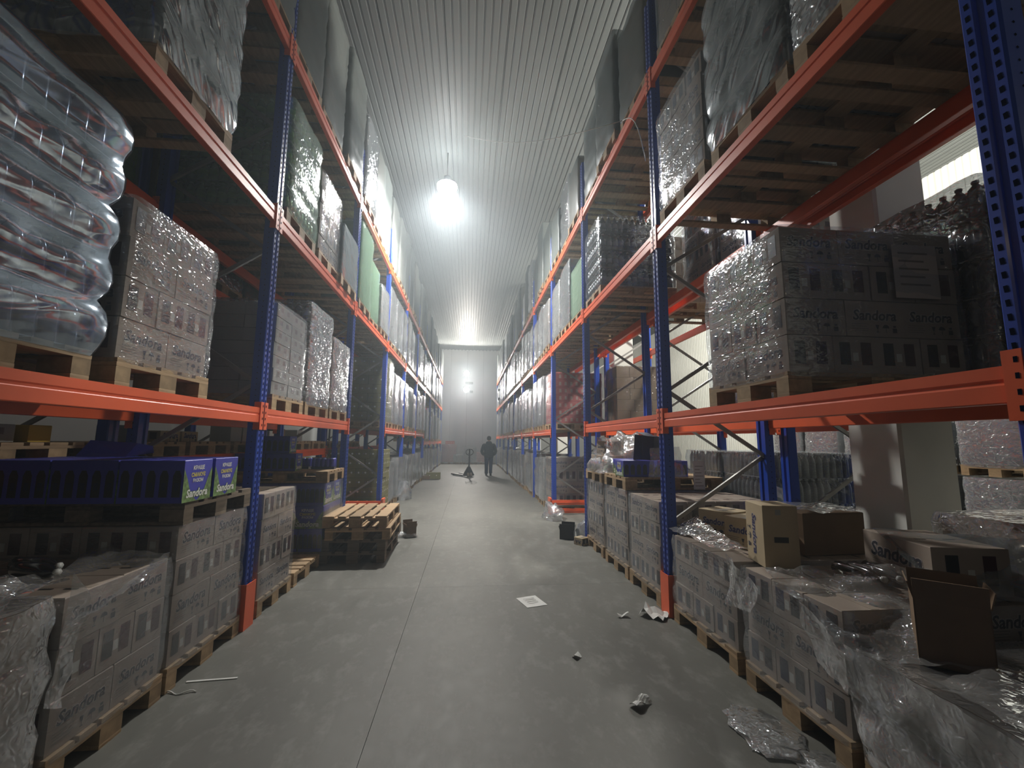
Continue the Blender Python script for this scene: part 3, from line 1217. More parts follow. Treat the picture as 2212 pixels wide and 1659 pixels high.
# right bay 1
load('dark', 6.32, LV[2], 1, 'dark bottle stack with rows of necks showing on middle right beams at second upright', near=True, lh=0.27, layers=4, group=GR, seed=1, fm='film', d=1.15, xo=0.02)
for s, (kd, ly, fm_) in enumerate((('brown', 5, 'film_smooth'), ('clear', 6, 'film_smooth'), ('clear', 6, 'film_smooth'))):
    pass

# ---- the regular bays ------------------------------------------------------------------------
LEFT = {
    # (bay, level): [(kind, layers, film) or None for the three slots]
    (1, 3): [('clear', 7, 'film_smooth'), ('pale', 13, 'film_smooth'), ('clear', 7, 'film_smooth')],
    (1, 2): [None, None, ('cola', 3, 'film_grey')],
    (2, 2): [('green', 5, 'film_green'), ('green', 4, 'film_green'), ('pale', 7, 'film_silver')],
    (2, 3): [('clear', 6, 'film_silver'), ('carton', 6, 'film_smooth'), ('clear', 7, 'film_smooth')],
    (3, 0): [('olive', 6, None), ('pale', 7, 'film_silver'), ('cola', 4, 'film_silver')],
    (3, 1): [('olive', 7, 'film'), ('clear', 5, 'film_silver'), ('clear', 5, 'film_silver')],
}
RIGHT = {
    (1, 3): [('brown', 5, 'film_smooth'), ('clear', 6, 'film_smooth'), ('clear', 5, 'film_smooth')],
    (1, 2): [None, None, None],
    (2, 2): [('pale', 7, 'film_green'), ('clear', 5, 'film_silver'), ('pale', 9, 'film_silver')],
    (2, 3): [('brown', 4, 'film_smooth'), ('clear', 5, 'film_silver'), ('clear', 4, 'film_smooth')],
    (3, 0): [('carton', 4, 'film'), ('pale', 8, 'film_silver'), ('clear', 4, 'film_silver')],
    (3, 1): [('red', 7, 'film'), ('clear', 5, 'film_silver'), ('cola', 5, 'film_silver')],
    (0, 3): [('cola', 6, 'film_grey'), ('carton', 6, 'film_smooth'), ('brown', 5, 'film')],
}
FILMNAME = {'film': 'clear-wrapped', 'film_silver': 'silvery crinkled', 'film_smooth': 'smooth pale-wrapped', 'film_blue': 'blue-wrapped',
            'film_green': 'cloudy green-wrapped', 'film_grey': 'grey-wrapped', None: 'unwrapped'}


def fill():
    for side, table, sn in ((-1, LEFT, 'left'), (1, RIGHT, 'right')):
        for k in range(0, NB):
            for lv in range(4):
                if k == 0 and not (side > 0 and lv == 3):
                    continue
                if k == 1 and lv in (0, 1):
                    continue
                if k == 1 and lv == 2 and side > 0:
                    continue
                if k == 2 and lv in (0, 1):
                    continue
                spec = table.get((k, lv))
                for s in range(3):
                    if spec is not None:
                        e = spec[s]
                        if e is None:
                            continue
                    else:
                        e = rnd.choice([('clear', 5, 'film_silver'), ('carton', 5, 'film_silver'), ('clear', 6, 'film_silver'), ('cola', 5, 'film_silver'),
                                        ('carton', 4, 'film_silver'), ('pale', 9, 'film_silver'), ('clear', 5, 'film_smooth')])
                        if lv == 3:
                            e = rnd.choice([('clear', 6, 'film_smooth'), ('clear', 7, 'film_smooth'), ('carton', 6, 'film_smooth'), ('pale', 13, 'film_smooth')])
                            if side > 0 and rnd.random() < 0.4:
                                e = rnd.choice([('clear', 5, 'film_smooth'), ('carton', 4, 'film_silver'), ('cola', 6, 'film_silver')])
                        if lv == 0:
                            e = rnd.choice([('clear', 4, 'film_silver'), ('carton', 4, 'film_silver'), ('pale', 8, 'film_silver'), ('cola', 3, 'film_silver'), ('brown', 4, 'film_silver')])
                        if lv in (1, 2) and KINDS[e[0]][1]*e[1] > 1.42:
                            e = (e[0], e[1]-1, e[2])
                    kd, ly, fm_ = e
                    z = (lev_left(k)[0] if (lv == 1 and side < 0) else LV[lv])
                    lh = KINDS[kd][1]
                    if lv in (0, 1, 2):
                        lim = 1.50 if lv else 1.25
                        while ly*lh > lim:
                            ly -= 1
                    noun = KINDS[kd][2]
                    lab = '%s %s stack %s, %s rack, %s bay, %s slot' % (FILMNAME[fm_], noun, LEVN[lv], sn, ORD[k], SLOT[s])
                    near_ = (k == 3 and s == 0 and lv in (0, 1)) or (k in (1,) and lv == 3)
                    if lv == 0:
                        z = 0.0
                    load(kd, slot_y(k, s)+rnd.uniform(-.03, .03), z, side, lab, layers=ly, fm=fm_, near=near_, palnear=False,
                         group=GL if side < 0 else GR, wrap=fm_ is not None, xo=rnd.uniform(-0.04, 0.03), bulge=0.012 if fm_ != 'film_silver' else 0.02, nz_=0.012 if fm_ != 'film_silver' else 0.022)


fill()

# ---------------------------------------------------------------- loads on the floor beside the camera
load('carton', 3.50, 0, -1, 'four-layer carton stack on the floor before the left upright, pallet of blue cartons on top', near=True, layers=4, lh=0.212, w_=0.86, group=GL, seed=1, nz_=0.006, start=1)
load('carton', 2.66, 0, -1, 'three-layer carton stack on the floor with torn film and dark bottles on top', near=True, layers=3, lh=0.225, w_=0.74, group=GL, seed=2, wtop=False, start=0)
load('brown', 1.82, 0, -1, 'loosely filmed dark carton stack at the lower corner, left floor', near=True, layers=3, lh=0.235, w_=0.80, group=GL, seed=3, nz_=0.03, bulge=0.02, fm='film_loose')
load('carton', 4.60, 0, -1, 'four-layer carton stack on the floor just past the left upright', near=True, layers=4, lh=0.228, w_=0.74, group=GL, seed=0, wtop=False, start=0)
load('blue', 6.33, 0, -1, 'blue juice carton stack in clear film on the floor, left rack', near=True, layers=3, lh=0.282, w_=0.80, group=GL, seed=2, wtop=False)
load('carton', 5.45, 0, 1, 'four-layer carton stack on the right floor, middle of three, pallet on its top', near=True, layers=4, lh=0.21, w_=0.82, group=GR, seed=1, start=1)
load('carton', 6.36, 0, 1, 'four-layer carton stack on the right floor, farthest of three, under heaped film', near=True, layers=4, lh=0.21, w_=0.80, group=GR, seed=2, start=0)
load('carton', 4.58, 0, 1, 'flat-topped carton stack on the right floor, directly past the first upright', near=True, layers=4, lh=0.208, w_=0.80, group=GR, seed=0, wtop=False, start=1)
load('carton', 3.45, 0, 1, 'carton stack with loose lettered boxes on top, right floor before the upright', near=True, layers=3, lh=0.195, w_=0.92, group=GR, seed=3, wtop=False, nz_=0.012, start=1)
load('carton', 2.50, 0, 1, 'carton stack with torn film trailing off its corner, right floor', near=True, layers=3, lh=0.195, w_=0.80, group=GR, seed=1, wtop=False, start=1, nz_=0.014)
load('brown', 1.60, 0, 1, 'dark filmed carton stack at the lower right corner of the aisle', near=True, layers=2, lh=0.22, w_=0.86, group=GR, seed=2, fm='film_loose', nz_=0.02, start=1)

# pallets resting on those stacks and what lies on them
pallet(None, True, (XL-0.62, 3.50, 1.000), 0.86, 1.25, 'wood_old', as_thing=('grey-brown pallet on the four-layer stack, under the blue cartons', 'loose pallets'))
pallet(None, True, (XL-0.60, 6.33, 0.998), 0.8, 1.2, 'wood', math.radians(1), as_thing=('pallet on top of the filmed blue carton stack, carrying small dark blue packs', 'loose pallets'))
pallet(None, True, (XL-0.60, 5.44, 0.0), 0.8, 1.2, 'wood', 0, as_thing=('empty pallet on the floor beside the blue juice carton stack', 'loose pallets'))
pallet(None, True, (XR+0.60, 5.45, 0.992), 0.8, 1.2, 'wood', 0, as_thing=('pallet on a right floor stack, under the blue juice cartons and open crate', 'loose pallets'))
pallet(None, True, (XR+0.60, 6.38, 0.992), 0.8, 1.2, 'wood', 0, as_thing=('pallet on the farthest of three right floor stacks, under heaped film', 'loose pallets'))
# the stack of empty pallets standing in the aisle
for i, (dx, dy, rz) in enumerate(((0.0, 0.0, 1), (0.02, 0.03, -1), (0.05, -0.03, 2), (0.01, 0.0, 1))):
    pallet(None, True, (-1.45+dx, 6.53+dy, i*0.1445), 0.8, 1.2, 'wood' if i > 1 else 'wood_old', math.radians(90+rz),
           as_thing=(('lowest', 'second lowest', 'second highest', 'topmost pale')[i]+' pallet of the empty stack standing in the aisle', 'stack of empty pallets'))


def boxthing(name, kind, a, b, h, loc, rz, label, group=None, cat='carton', rot=None):
    o = link(name, carton_mesh(kind, a, b, h), None, loc, rz, rot)
    return tag(o, label, cat, group)


# blue juice cartons on the pallet beside the first left upright
zt = 1.000+0.146
for r in range(2):
    for c in range(3):
        boxthing('juice_carton', 'carton_blue', 0.38, 0.30, 0.265, (XL-0.16-c*0.39, 3.14+r*0.34, zt), 0,
                 'blue printed juice carton, %s row from camera, %s from the aisle' % (ORD[r], ORD[c]), 'blue juice cartons on the pallet')
# opened flap on the rear of them
fl = MB()
fl.add([(-0.18, 0, 0), (0.16, 0, 0), (0.20, 0.05, 0.10), (-0.12, 0.04, 0.12)], [(0, 1, 2, 3)], 'carton_blue')
fl.add([(-0.18, 0.004, 0), (0.16, 0.004, 0), (0.20, 0.054, 0.10), (-0.12, 0.044, 0.12)], [(3, 2, 1, 0)], 'carton_blue')
fl.add([(0.16, 0, 0), (0.34, 0.02, 0.03), (0.30, 0.06, 0.08), (0.20, 0.05, 0.10)], [(0, 1, 2, 3)], 'carton_blue')
tag(fl.obj('cardboard_sheet', None, (XL-0.85, 3.50, zt+0.266)), 'blue crumpled cardboard sheet lying on the blue juice cartons', 'cardboard')

# shrink packs stacked behind (left floor, past first upright)
for l in range(2):
    for r in range(2 if l == 0 else 1):
        boxthing('juice_pack', 'carton_blue', 0.36, 0.27, 0.22, (XL-0.60-0.38*r-0.10*l, 6.10+0.03*l, 1.144+l*0.225), math.radians(3),
                 'blue and green shrink pack on the raised pallet, %s' % (('bottom, near aisle', 'bottom, behind') if l == 0 else ('top one', ''))[r], 'blue shrink packs')


def can_tray(loc, rz, label, nx=5, ny=3, m='carton_blue', cap='label_grey'):
    t = thing('can_tray', label, 'tray', loc, rz, 'trays of small cans')
    MB().box(-nx*0.03, -ny*0.03, 0, nx*0.03, ny*0.03, 0.03, 'slot_blue').obj('tray', t)
    me = MB()
    me.lathe([(0.026, 0), (0.028, 0.01), (0.028, 0.10), (0.022, 0.115)], m, 8)
    me.lathe([(0.020, 0.115), (0.020, 0.118)], cap, 6)
    me = me.mesh('can')
    for i in range(nx):
        for j in range(ny):
            link('can', me, t, (-nx*0.03+0.03+i*0.06, -ny*0.03+0.03+j*0.06, 0.031))


can_tray((XL-0.20, 6.44, 1.144), 0.1, 'small tray of dark blue cans, nearer the aisle on the raised pallet')
can_tray((XL-0.55, 6.50, 1.144), 0.0, 'small tray of dark blue cans, farther from the aisle on the raised pallet', cap='print_yellow')

# cartons on the right
z1 = 0.146+0.585+0.003
boxthing('lettered_carton', 'carton_tan', 0.28, 0.32, 0.23, (2.27, 3.78, z1), math.radians(24), 'tan lettered carton on the right floor stack, farthest of the three loose ones', 'loose tan cartons')
boxthing('lettered_carton', 'carton_tan', 0.28, 0.32, 0.23, (2.27, 3.38, z1), math.radians(20), 'tan lettered carton half hidden behind the one standing on end', 'loose tan cartons')
boxthing('lettered_carton', 'carton_tan', 0.27, 0.38, 0.28, (2.30, 2.52, z1), 0, 'tan carton standing on end with lettering running downwards', 'loose tan cartons')
bpy.context.view_layer.update()


def standing_carton():
    o = bpy.data.objects['lettered_carton.002']
    o.data = standing_mesh()
    o.location = (2.10, 2.94, z1)
    o.rotation_euler = (0, 0, math.radians(-12))


def standing_mesh():
    mb = MB()
    a, b, h = 0.22, 0.27, 0.40
    carton_base(mb, a, b, h, 'carton_tan', flap=False)
    for s in (-1, 1):
        M = face_matrix((s*a/2, 0, h*0.48), (s, 0, 0)) @ Matrix.Rotation(-math.pi/2, 4, 'Z')
        logo(mb, M, 0.27, 'print_blue')
        M = face_matrix((s*a/2, -s*0.09, h*0.42), (s, 0, 0)) @ Matrix.Rotation(-math.pi/2, 4, 'Z')
        marks(mb, M, 1.3)
        M = face_matrix((0, s*b/2, h*0.45), (0, s, 0))
        mb.add([(-0.045, -0.018, 0.0015), (0.045, -0.018, 0.0015), (0.045, 0.018, 0.0015), (-0.045, 0.018, 0.0015)], [(0, 1, 2, 3)], 'slot', M)
        M = face_matrix((0, s*b/2, h*0.90), (0, s, 0))
        mb.add([(-0.03, -0.02, 0.0015), (0.005, -0.02, 0.0015), (0.005, 0.015, 0.0015), (-0.03, 0.015, 0.0015)], [(0, 1, 2, 3)], 'carton_pale', M)
    return mb.mesh('lettered_carton')


standing_carton()


def open_carton(loc, rz, label, a=0.36, b=0.30, h=0.42, m='carton_brown'):
    t = thing('open_carton', label, 'carton', loc, rz)
    mb = MB()
    th = 0.005
    mb.box(-a/2, -b/2, 0, a/2, b/2, th, m)
    mb.box(-a/2, -b/2, 0, -a/2+th, b/2, h, m)
    mb.box(a/2-th, -b/2, 0, a/2, b/2, h, m)
    mb.box(-a/2, -b/2, 0, a/2, -b/2+th, h, m)
    mb.box(-a/2, b/2-th, 0, a/2, b/2, h, m)
    mb.obj('body', t)
    for s in (-1, 1):
        f = MB()
        f.box(-a/2, 0, 0, a/2, th, b*0.45, m)
        o = f.obj('flap', t, (0, s*b/2, h))
        o.rotation_euler = (s*-0.18, 0, 0)
        f = MB()
        f.box(0, -b/2, 0, th, b/2, a*0.3, m)
        o = f.obj('flap', t, (s*a/2, 0, h))
        o.rotation_euler = (0, s*0.25, 0)
    return t


open_carton((2.14, 1.86, 0.600), math.radians(-43), 'dark open-topped carton standing behind trailing film at the right', 0.24, 0.20, 0.27)
boxthing('lettered_carton', 'carton', 0.40, 0.52, 0.25, (2.80, 2.50, z1), math.radians(-10), 'large brown carton at right, lettering half covered, against film-covered pile', 'loose tan cartons')
boxthing('plain_carton', 'carton_brown', 0.52, 0.36, 0.30, (2.72, 3.30, z1), math.radians(3), 'brown carton behind the standing carton, under film', 'loose brown cartons')
boxthing('juice_carton', 'carton_blue', 0.38, 0.30, 0.19, (XR+0.20, 5.28, 1.138), 0, 'blue juice carton on the right-hand raised pallet, nearer the aisle', 'blue juice cartons on the right')
boxthing('juice_carton', 'carton_blue', 0.38, 0.30, 0.19, (XR+0.62, 5.28, 1.138), 0, 'blue juice carton on the right-hand raised pallet, deeper in the rack', 'blue juice cartons on the right')
boxthing('juice_carton', 'carton_blue', 0.38, 0.30, 0.19, (XR+0.30, 5.64, 1.138), math.radians(4), 'blue juice carton on the right-hand raised pallet, second row', 'blue juice cartons on the right')
o = open_carton((XR+0.55, 5.35, 1.33+0.12), 0, 'open dark blue tray lying on its side on the blue juice cartons', 0.34, 0.24, 0.16, 'slot_blue')
o.rotation_euler = (0, math.radians(-84), math.radians(-55))
boxthing('beige_carton', 'carton', 0.36, 0.26, 0.22, (XR+0.22, 6.20, 1.138), math.radians(5), 'beige carton under heaped film, left one', 'cartons under heaped film')
boxthing('beige_carton', 'carton', 0.36, 0.26, 0.22, (XR+0.22, 6.50, 1.138), math.radians(-3), 'beige carton under heaped film, far one', 'cartons under heaped film')
boxthing('beige_carton', 'carton', 0.26, 0.26, 0.20, (XR+0.22, 6.32, 1.36), math.radians(8), 'beige carton under heaped film, upper one', 'cartons under heaped film')


# dark bottles
def lying_bottle(loc, rz, label, L=0.27, r=0.042):
    mb = MB()
    bottle(mb, 0, 0, L, r, 'bottle_dark', 'cap_white', n=10)
    o = mb.obj('bottle', None, loc)
    o.rotation_euler = (math.radians(90), 0, rz)
    tag(o, label, 'bottle', 'lying dark bottles')


lying_bottle((XL-0.52, 2.62, 0.146+0.675+0.046), math.radians(75), 'dark bottle lying on the filmed carton stack, white cap toward the aisle')
lying_bottle((XL-0.62, 2.72, 0.146+0.675+0.046), math.radians(80), 'dark bottle lying behind another on the filmed carton stack')
for i in range(3):
    lying_bottle((2.32+0.10*i, 2.66, z1+0.046), math.radians(-8), 'dark bottle lying on right floor stack, %s from the standing carton' % ORD[i])


# ---------------------------------------------------------------- loose film
def sheet(name, corners, label, nx=14, ny=14, amp=0.03, sag=0.05, seed=1, m='film_loose', cat='plastic film', group='loose film', freq=6.0):
    """crumpled film spanning four corner points"""
    c = [Vector(p) for p in corners]
    mb = MB()
    off = Vector((seed*5.1, seed*2.3, seed*3.7))
    vs = []
    n0 = (c[1]-c[0]).cross(c[3]-c[0]).normalized()
    for j in range(ny+1):
        v = j/ny
        for i in range(nx+1):
            u = i/nx
            p = c[0].lerp(c[1], u).lerp(c[3].lerp(c[2], u), v)
            e = 4*u*(1-u)*v*(1-v)*4
            f = noise.noise((p+off)*freq)+0.5*noise.noise((p+off)*freq*2.3)
            p = p+n0*amp*f+Vector((noise.noise(p*9+off)*amp*0.6, noise.noise(p*9-off)*amp*0.6, 0))
            p.z -= sag*min(1, e)
            vs.append(p)
    fs = []
    for j in range(ny):
        for i in range(nx):
            a = j*(nx+1)+i
            fs.append((a, a+1, a+nx+2, a+nx+1))
    mb.add(vs, fs, m, None, True)
    o = mb.obj(name)
    return tag(o, label, cat, group)


def heap(loc, rx, ry, h, label, seed=1, m='film_loose', cat='plastic film', group='loose film', name='film_heap', amp=0.35, zmin=0.0):
    mb = MB()
    n, k = 22, 9
    off = Vector((seed*4.3, seed*1.9, seed*2.7))
    vs = []
    for j in range(k+1):
        t = j/k*math.pi/2
        for i in range(n):
            a = 2*math.pi*i/n
            d = Vector((math.cos(a)*math.cos(t), math.sin(a)*math.cos(t), math.sin(t)))
            f = 1+amp*(noise.noise(d*2.2+off)+0.7*noise.noise(d*6+off))
            vs.append((d.x*rx*f, d.y*ry*f, max(zmin, d.z*h*f)+0.004))
    fs = []
    for j in range(k):
        for i in range(n):
            q = (i+1) % n
            fs.append((j*n+i, j*n+q, (j+1)*n+q, (j+1)*n+i))
    mb.add(vs, fs, m, None, True)
    o = mb.obj(name, None, loc)
    return tag(o, label, cat, group)


heap((XR+0.42, 6.25, 1.12), 0.50, 0.55, 0.52, 'big clear film heap over cartons on top of the right floor stacks', 3)
sheet('film_sheet', [(1.80, 2.62, 0.80), (1.78, 2.02, 0.56), (2.10, 1.70, 0.66), (2.62, 2.30, 0.86)], 'torn clear film draped over the corner of the right floor stack', nx=22, ny=22, amp=0.055, sag=0.01, seed=2)
sheet('film_sheet', [(1.81, 3.02, 0.78), (1.79, 2.66, 0.66), (1.77, 2.72, 0.50), (1.77, 2.98, 0.46)], 'hanging flap of clear film between the two near right floor stacks', nx=12, ny=12, amp=0.03, sag=0, seed=5)
sheet('film_sheet', [(1.775, 2.30, 0.72), (1.765, 1.98, 0.60), (1.765, 1.96, 0.40), (1.77, 2.22, 0.44)], 'second hanging flap of film under the draped corner', nx=12, ny=12, amp=0.035, sag=0, seed=15)
sheet('film_sheet', [(1.79, 2.02, 0.62), (1.77, 1.10, 0.60), (1.76, 1.05, 0.16), (1.76, 2.0, 0.26)], 'loose film skirt over the dark carton stack in the lower right corner', nx=20, ny=14, amp=0.04, sag=0, seed=7)
sheet('film_sheet', [(1.80, 1.75, 0.64), (1.80, 1.15, 0.62), (2.5, 1.15, 0.64), (2.35, 1.60, 0.64)], 'bunched film lying on top of the dark lower right stack', nx=20, ny=14, amp=0.05, sag=-0.02, seed=17)
sheet('film_sheet', [(2.60, 2.68, 1.02), (3.05, 2.20, 1.02), (3.05, 2.05, 0.76), (2.52, 2.16, 0.74)], 'dark wrinkled film over the lettered carton at far right', nx=18, ny=14, amp=0.03, sag=0, seed=8, m='film_grey')
sheet('film_sheet', [(2.30, 3.06, 1.06), (3.0, 3.06, 1.06), (3.02, 3.5, 1.06), (2.4, 3.5, 1.06)], 'shiny film lying on the brown carton behind the standing one', nx=16, ny=12, amp=0.03, sag=0, seed=18)
sheet('film_sheet', [(1.81, 3.92, 0.78), (1.80, 3.02, 0.78), (1.99, 3.02, 0.80), (2.05, 3.90, 0.88)], 'ruffled film edge around the stack with loose lettered boxes', nx=26, ny=7, amp=0.045, sag=0, seed=9)
sheet('film_sheet', [(-1.80, 2.98, 0.86), (-1.80, 2.32, 0.66), (-2.15, 2.32, 0.86), (-2.2, 2.98, 0.88)], 'torn shiny film slumped over the three-layer left floor stack', amp=0.045, sag=0.03, seed=4)
sheet('film_sheet', [(-1.79, 2.26, 0.92), (-1.78, 1.4, 0.80), (-2.1, 1.4, 0.93), (-2.2, 2.2, 0.93)], 'shiny film bunched on the stack in the lower left corner', amp=0.06, sag=0.02, seed=6)
sheet('film_sheet', [(-1.785, 2.28, 0.94), (-1.77, 2.36, 0.80), (-1.77, 2.30, 0.36), (-1.785, 2.22, 0.40)], 'narrow film tail hanging between the two nearest left floor stacks', nx=4, ny=10, amp=0.03, sag=0, seed=10)
sheet('film_sheet', [(3.1, 4.3, 1.15), (3.12, 3.75, 0.95), (3.2, 3.7, 0.35), (3.1, 4.5, 0.30)], 'grey film sheet hanging behind the right rack near the white column', amp=0.03, sag=0, seed=11, m='film_grey')
sheet('film_sheet', [(2.15, 5.05, 1.48), (2.5, 5.05, 1.50), (2.55, 5.03, 1.14), (2.10, 5.03, 1.14)], 'film hanging in front of the right blue juice cartons', amp=0.03, sag=0, seed=12)
heap((1.96, 7.15, 0.0), 0.20, 0.25, 0.34, 'crumpled film pile on the floor at the end of right stacks', 5, 'film_silver')
heap((-1.05, 7.45, 0.0), 0.22, 0.10, 0.08, 'scrap of film on the floor by the empty pallet stack', 6)
heap((1.73, 9.0, 0.0), 0.20, 0.35, 0.30, 'crumpled film pile beyond the tunnel by the right rack', 8, 'film_silver')
heap((-1.72, 12.2, 0.0), 0.22, 0.4, 0.45, 'crumpled film pile at the foot of the left rack past the tunnel', 9, 'film_silver')
heap((1.62, 2.44, 0.0), 0.16, 0.22, 0.02, 'flattened clear film scrap on the floor at lower right', 11)
heap((1.74, 2.05, 0.0), 0.12, 0.22, 0.02, 'second flattened film scrap nearer the lower right stack', 12)
heap((-1.70, 6.62, 0.0), 0.2, 0.15, 0.10, 'scrap of film under the blue juice carton stack edge', 14)


nt_ = MB()
nt_.box(-0.07, 0, 0, 0.07, 0.002, 0.33, 'paper')
for q_ in range(7):
    nt_.box(-0.05, -0.001, 0.04+q_*0.038, 0.05-0.02*(q_ % 3), 0.0, 0.046+q_*0.038, 'print_grey')
tag(nt_.obj('paper_notice', None, (2.72, 5.02, 1.0)), 'white printed sheet hanging beside the film-covered cartons, right rack', 'paper')


# ---------------------------------------------------------------- litter
def paper(loc, a, b, rz, label, lift=0.01, seed=1, m='paper'):
    mb = MB()
    vs = []
    n = 5
    for j in range(n+1):
        for i in range(n+1):
            x, y = (i/n-0.5)*a, (j/n-0.5)*b
            vs.append((x, y, 0.003+lift*abs(noise.noise(Vector((x*9+seed, y*9, seed))))*2))
    mb.add(vs, [(j*(n+1)+i, j*(n+1)+i+1, (j+1)*(n+1)+i+1, (j+1)*(n+1)+i) for j in range(n) for i in range(n)], m)
    if a*b > 0.02:
        for q in range(3):
            mb.box(-a*0.3, b*(0.2-q*0.18), 0.012, a*0.25, b*(0.2-q*0.18)+0.008, 0.0125, 'print_grey')
    o = mb.obj('paper', None, loc, rz)
    return tag(o, label, 'paper', 'paper scraps on the floor')


paper((0.64, 4.45, 0), 0.21, 0.27, 0.3, 'white paper sheet lying flat in the middle of the aisle', 0.002)
paper((1.70, 4.02, 0), 0.20, 0.22, 0.8, 'crumpled white paper at the foot of the right upright', 0.10, 3)
paper((1.40, 4.02, 0), 0.10, 0.05, 0.2, 'thin bent scrap beside the crumpled paper', 0.03, 5)
paper((0.81, 3.33, 0), 0.06, 0.05, 0.4, 'tiny white scrap in mid-aisle nearest the camera', 0.02, 6)
paper((1.05, 2.73, 0), 0.14, 0.06, 0.5, 'small folded grey scrap on the floor, lower right of the aisle', 0.05, 7)
st = MB()
st.box(-0.15, -0.006, 0, 0.15, 0.010, 0.004, 'paper')
tag(st.obj('plastic_strip', None, (-1.62, 3.22, 0.001), 0.08), 'thin straight white strip on the floor by the left stacks', 'strip')
st = MB()
st.tube([(-0.11+0.02*i, 0.015*math.sin(i*0.9), 0.006+0.004*math.sin(i)) for i in range(11)], 0.004, 'string')
tag(st.obj('string', None, (-1.73, 3.08, 0.0)), 'short curled white string on the floor by the left stacks', 'string')

# flattened dark box by left rack, cartons by pallet stack and right stacks
open_carton((-0.93, 7.50, 0.0), math.radians(25), 'brown open carton behind the empty pallet stack', 0.16, 0.20, 0.16)
boxthing('dark_crate', 'carton_olive', 0.55, 0.30, 0.26, (-1.40, 18.4, 0), math.radians(2), 'dark olive crate on the floor far up the left side', cat='crate')
boxthing('dark_box', 'carton_brown', 0.40, 0.30, 0.13, (-1.72, 18.3, 0), math.radians(-4), 'low dark box beside the olive crate', cat='box')
open_carton((1.62, 7.20, 0.0), math.radians(-20), 'small black open carton on the floor at the right stacks end', 0.22, 0.22, 0.14, 'slot')
boxthing('small_carton', 'carton_tan', 0.16, 0.16, 0.11, (1.74, 6.76, 0), math.radians(35), 'small tan carton tipped on the floor at the right stacks', 'small litter cartons')

# strings hanging from the racks
st = MB()
P0, P1 = Vector((1.80, 4.74, 5.46)), Vector((-0.21, 8.59, 7.98))
st.tube([P0.lerp(P1, t/12)+Vector((0, 0, -0.22*math.sin(math.pi*t/12))) for t in range(13)], 0.005, 'string', 5)
tag(st.obj('string', None), 'thin white string strung from the right rack toward the ceiling', 'string')
st = MB()
P0, P1 = Vector((1.80, 4.74, 5.46)), Vector((1.80, 4.12, 4.5))
st.tube([P0.lerp(P1, t/8)+Vector((-0.03*math.sin(math.pi*t/8), -0.14*math.sin(math.pi*t/8), 0.1*math.sin(math.pi*t/8))) for t in range(9)], 0.005, 'string', 5)
tag(st.obj('string', None), 'loose white string end hanging down at the right upright', 'string')
st = MB()
P0, P1 = Vector((-2.2, 2.35, 3.05)), Vector((-2.86, 4.02, 3.28))
st.tube([P0.lerp(P1, t/10)+Vector((0, 0, -0.10*math.sin(math.pi*t/10))) for t in range(11)], 0.004, 'string', 5)
tag(st.obj('string', None), 'grey string sagging behind the bulging bottle stack', 'string')


# ---------------------------------------------------------------- lamps and signs
def high_bay():
    t = thing('high_bay_lamp', 'bright round white lamp hanging under the ceiling over the aisle', 'lamp', (-0.60, 9.24, 7.20))
    mb = MB()
    mb.lathe([(0.04, 0.24), (0.08, 0.22), (0.10, 0.10), (0.12, 0.04), (0.12, 0.005)], 'lamp_body', 20)
    mb.obj('housing', t)
    mb = MB()
    mb.lathe([(0.05, -0.20), (0.14, -0.175), (0.20, -0.11), (0.225, -0.03), (0.22, 0.03), (0.15, 0.07)], 'lamp_glow', 24)
    mb.obj('lens', t)
    mb = MB()
    mb.tube([(0, 0, 0.22), (0, 0, 0.81)], 0.012, 'lamp_body')
    mb.obj('hook', t)
    light('lamp_light', (-0.60, 9.24, 6.96), LAMP_W*0.05, (1.0, 0.99, 0.95), 0.16)
    l = light('lamp_light', (-0.60, 9.24, 6.98), LAMP_W*1.2, (1.0, 0.99, 0.95), 0.16, kind='SPOT')
    l.data.spot_size = math.radians(168)
    l.data.spot_blend = 0.75
    l.data.shadow_soft_size = 0.16


high_bay()
for i, (z, lab) in enumerate(((6.18, 'round wall lamp high on the far wall, upper of two'), (5.06, 'round wall lamp on the far wall, lower of two'))):
    t = thing('wall_lamp', lab, 'lamp', (-0.25, YF-0.75, z))
    ar = MB()
    ar.box(-0.03, 0.0, -0.03, 0.03, 0.745, 0.03, 'lamp_body')  # made-up arm, added to bring the lamp's light out from the wall
    ar.obj('added_arm', t)
    mb = MB()
    mb.box(-0.22, -0.10, -0.18, 0.22, 0.0, 0.18, 'lamp_body')
    mb.obj('housing', t)
    mb = MB()
    M = Matrix.Translation((0, -0.105, 0)) @ Matrix.Rotation(math.pi/2, 4, 'X')
    mb.lathe([(0.20, -0.01), (0.19, 0.015), (0.10, 0.03)], 'wall_lamp_glow', 16, M)
    mb.obj('lens', t)
    light('wall_lamp_and_fill_light', (-0.25, YF-1.9, z), WALL_W*0.035, (1, 0.99, 0.94), 0.15)  # added fill with no fixture of its own, brightens the far wall
    l = light('wall_lamp_and_fill_light', (-0.25, YF-1.1, z), WALL_W, (1, 0.99, 0.94), 0.15, kind='SPOT', rot=(math.radians(85), 0, math.radians(180)))
    l.data.spot_size = math.radians(172)
    l.data.spot_blend = 0.2
    l.data.shadow_soft_size = 0.15
for (x, z, w2, lab) in ((-0.05, 5.62, 0.55, 'small grey sign plate between the two far wall lamps'), (0.12, 5.0, 0.22, 'tiny grey plate beside the lower far wall lamp')):
    mb = MB()
    mb.box(-w2/2, -0.03, -0.08, w2/2, 0, 0.08, 'sign')
    for q in range(4):
        mb.box(-w2/2+0.04+q*w2*0.23, -0.032, -0.035, -w2/2+0.04+q*w2*0.23+w2*0.14, -0.03, 0.035, 'print_grey')
    tag(mb.obj('wall_plate', None, (x, YF-0.001, z)), lab, 'sign')

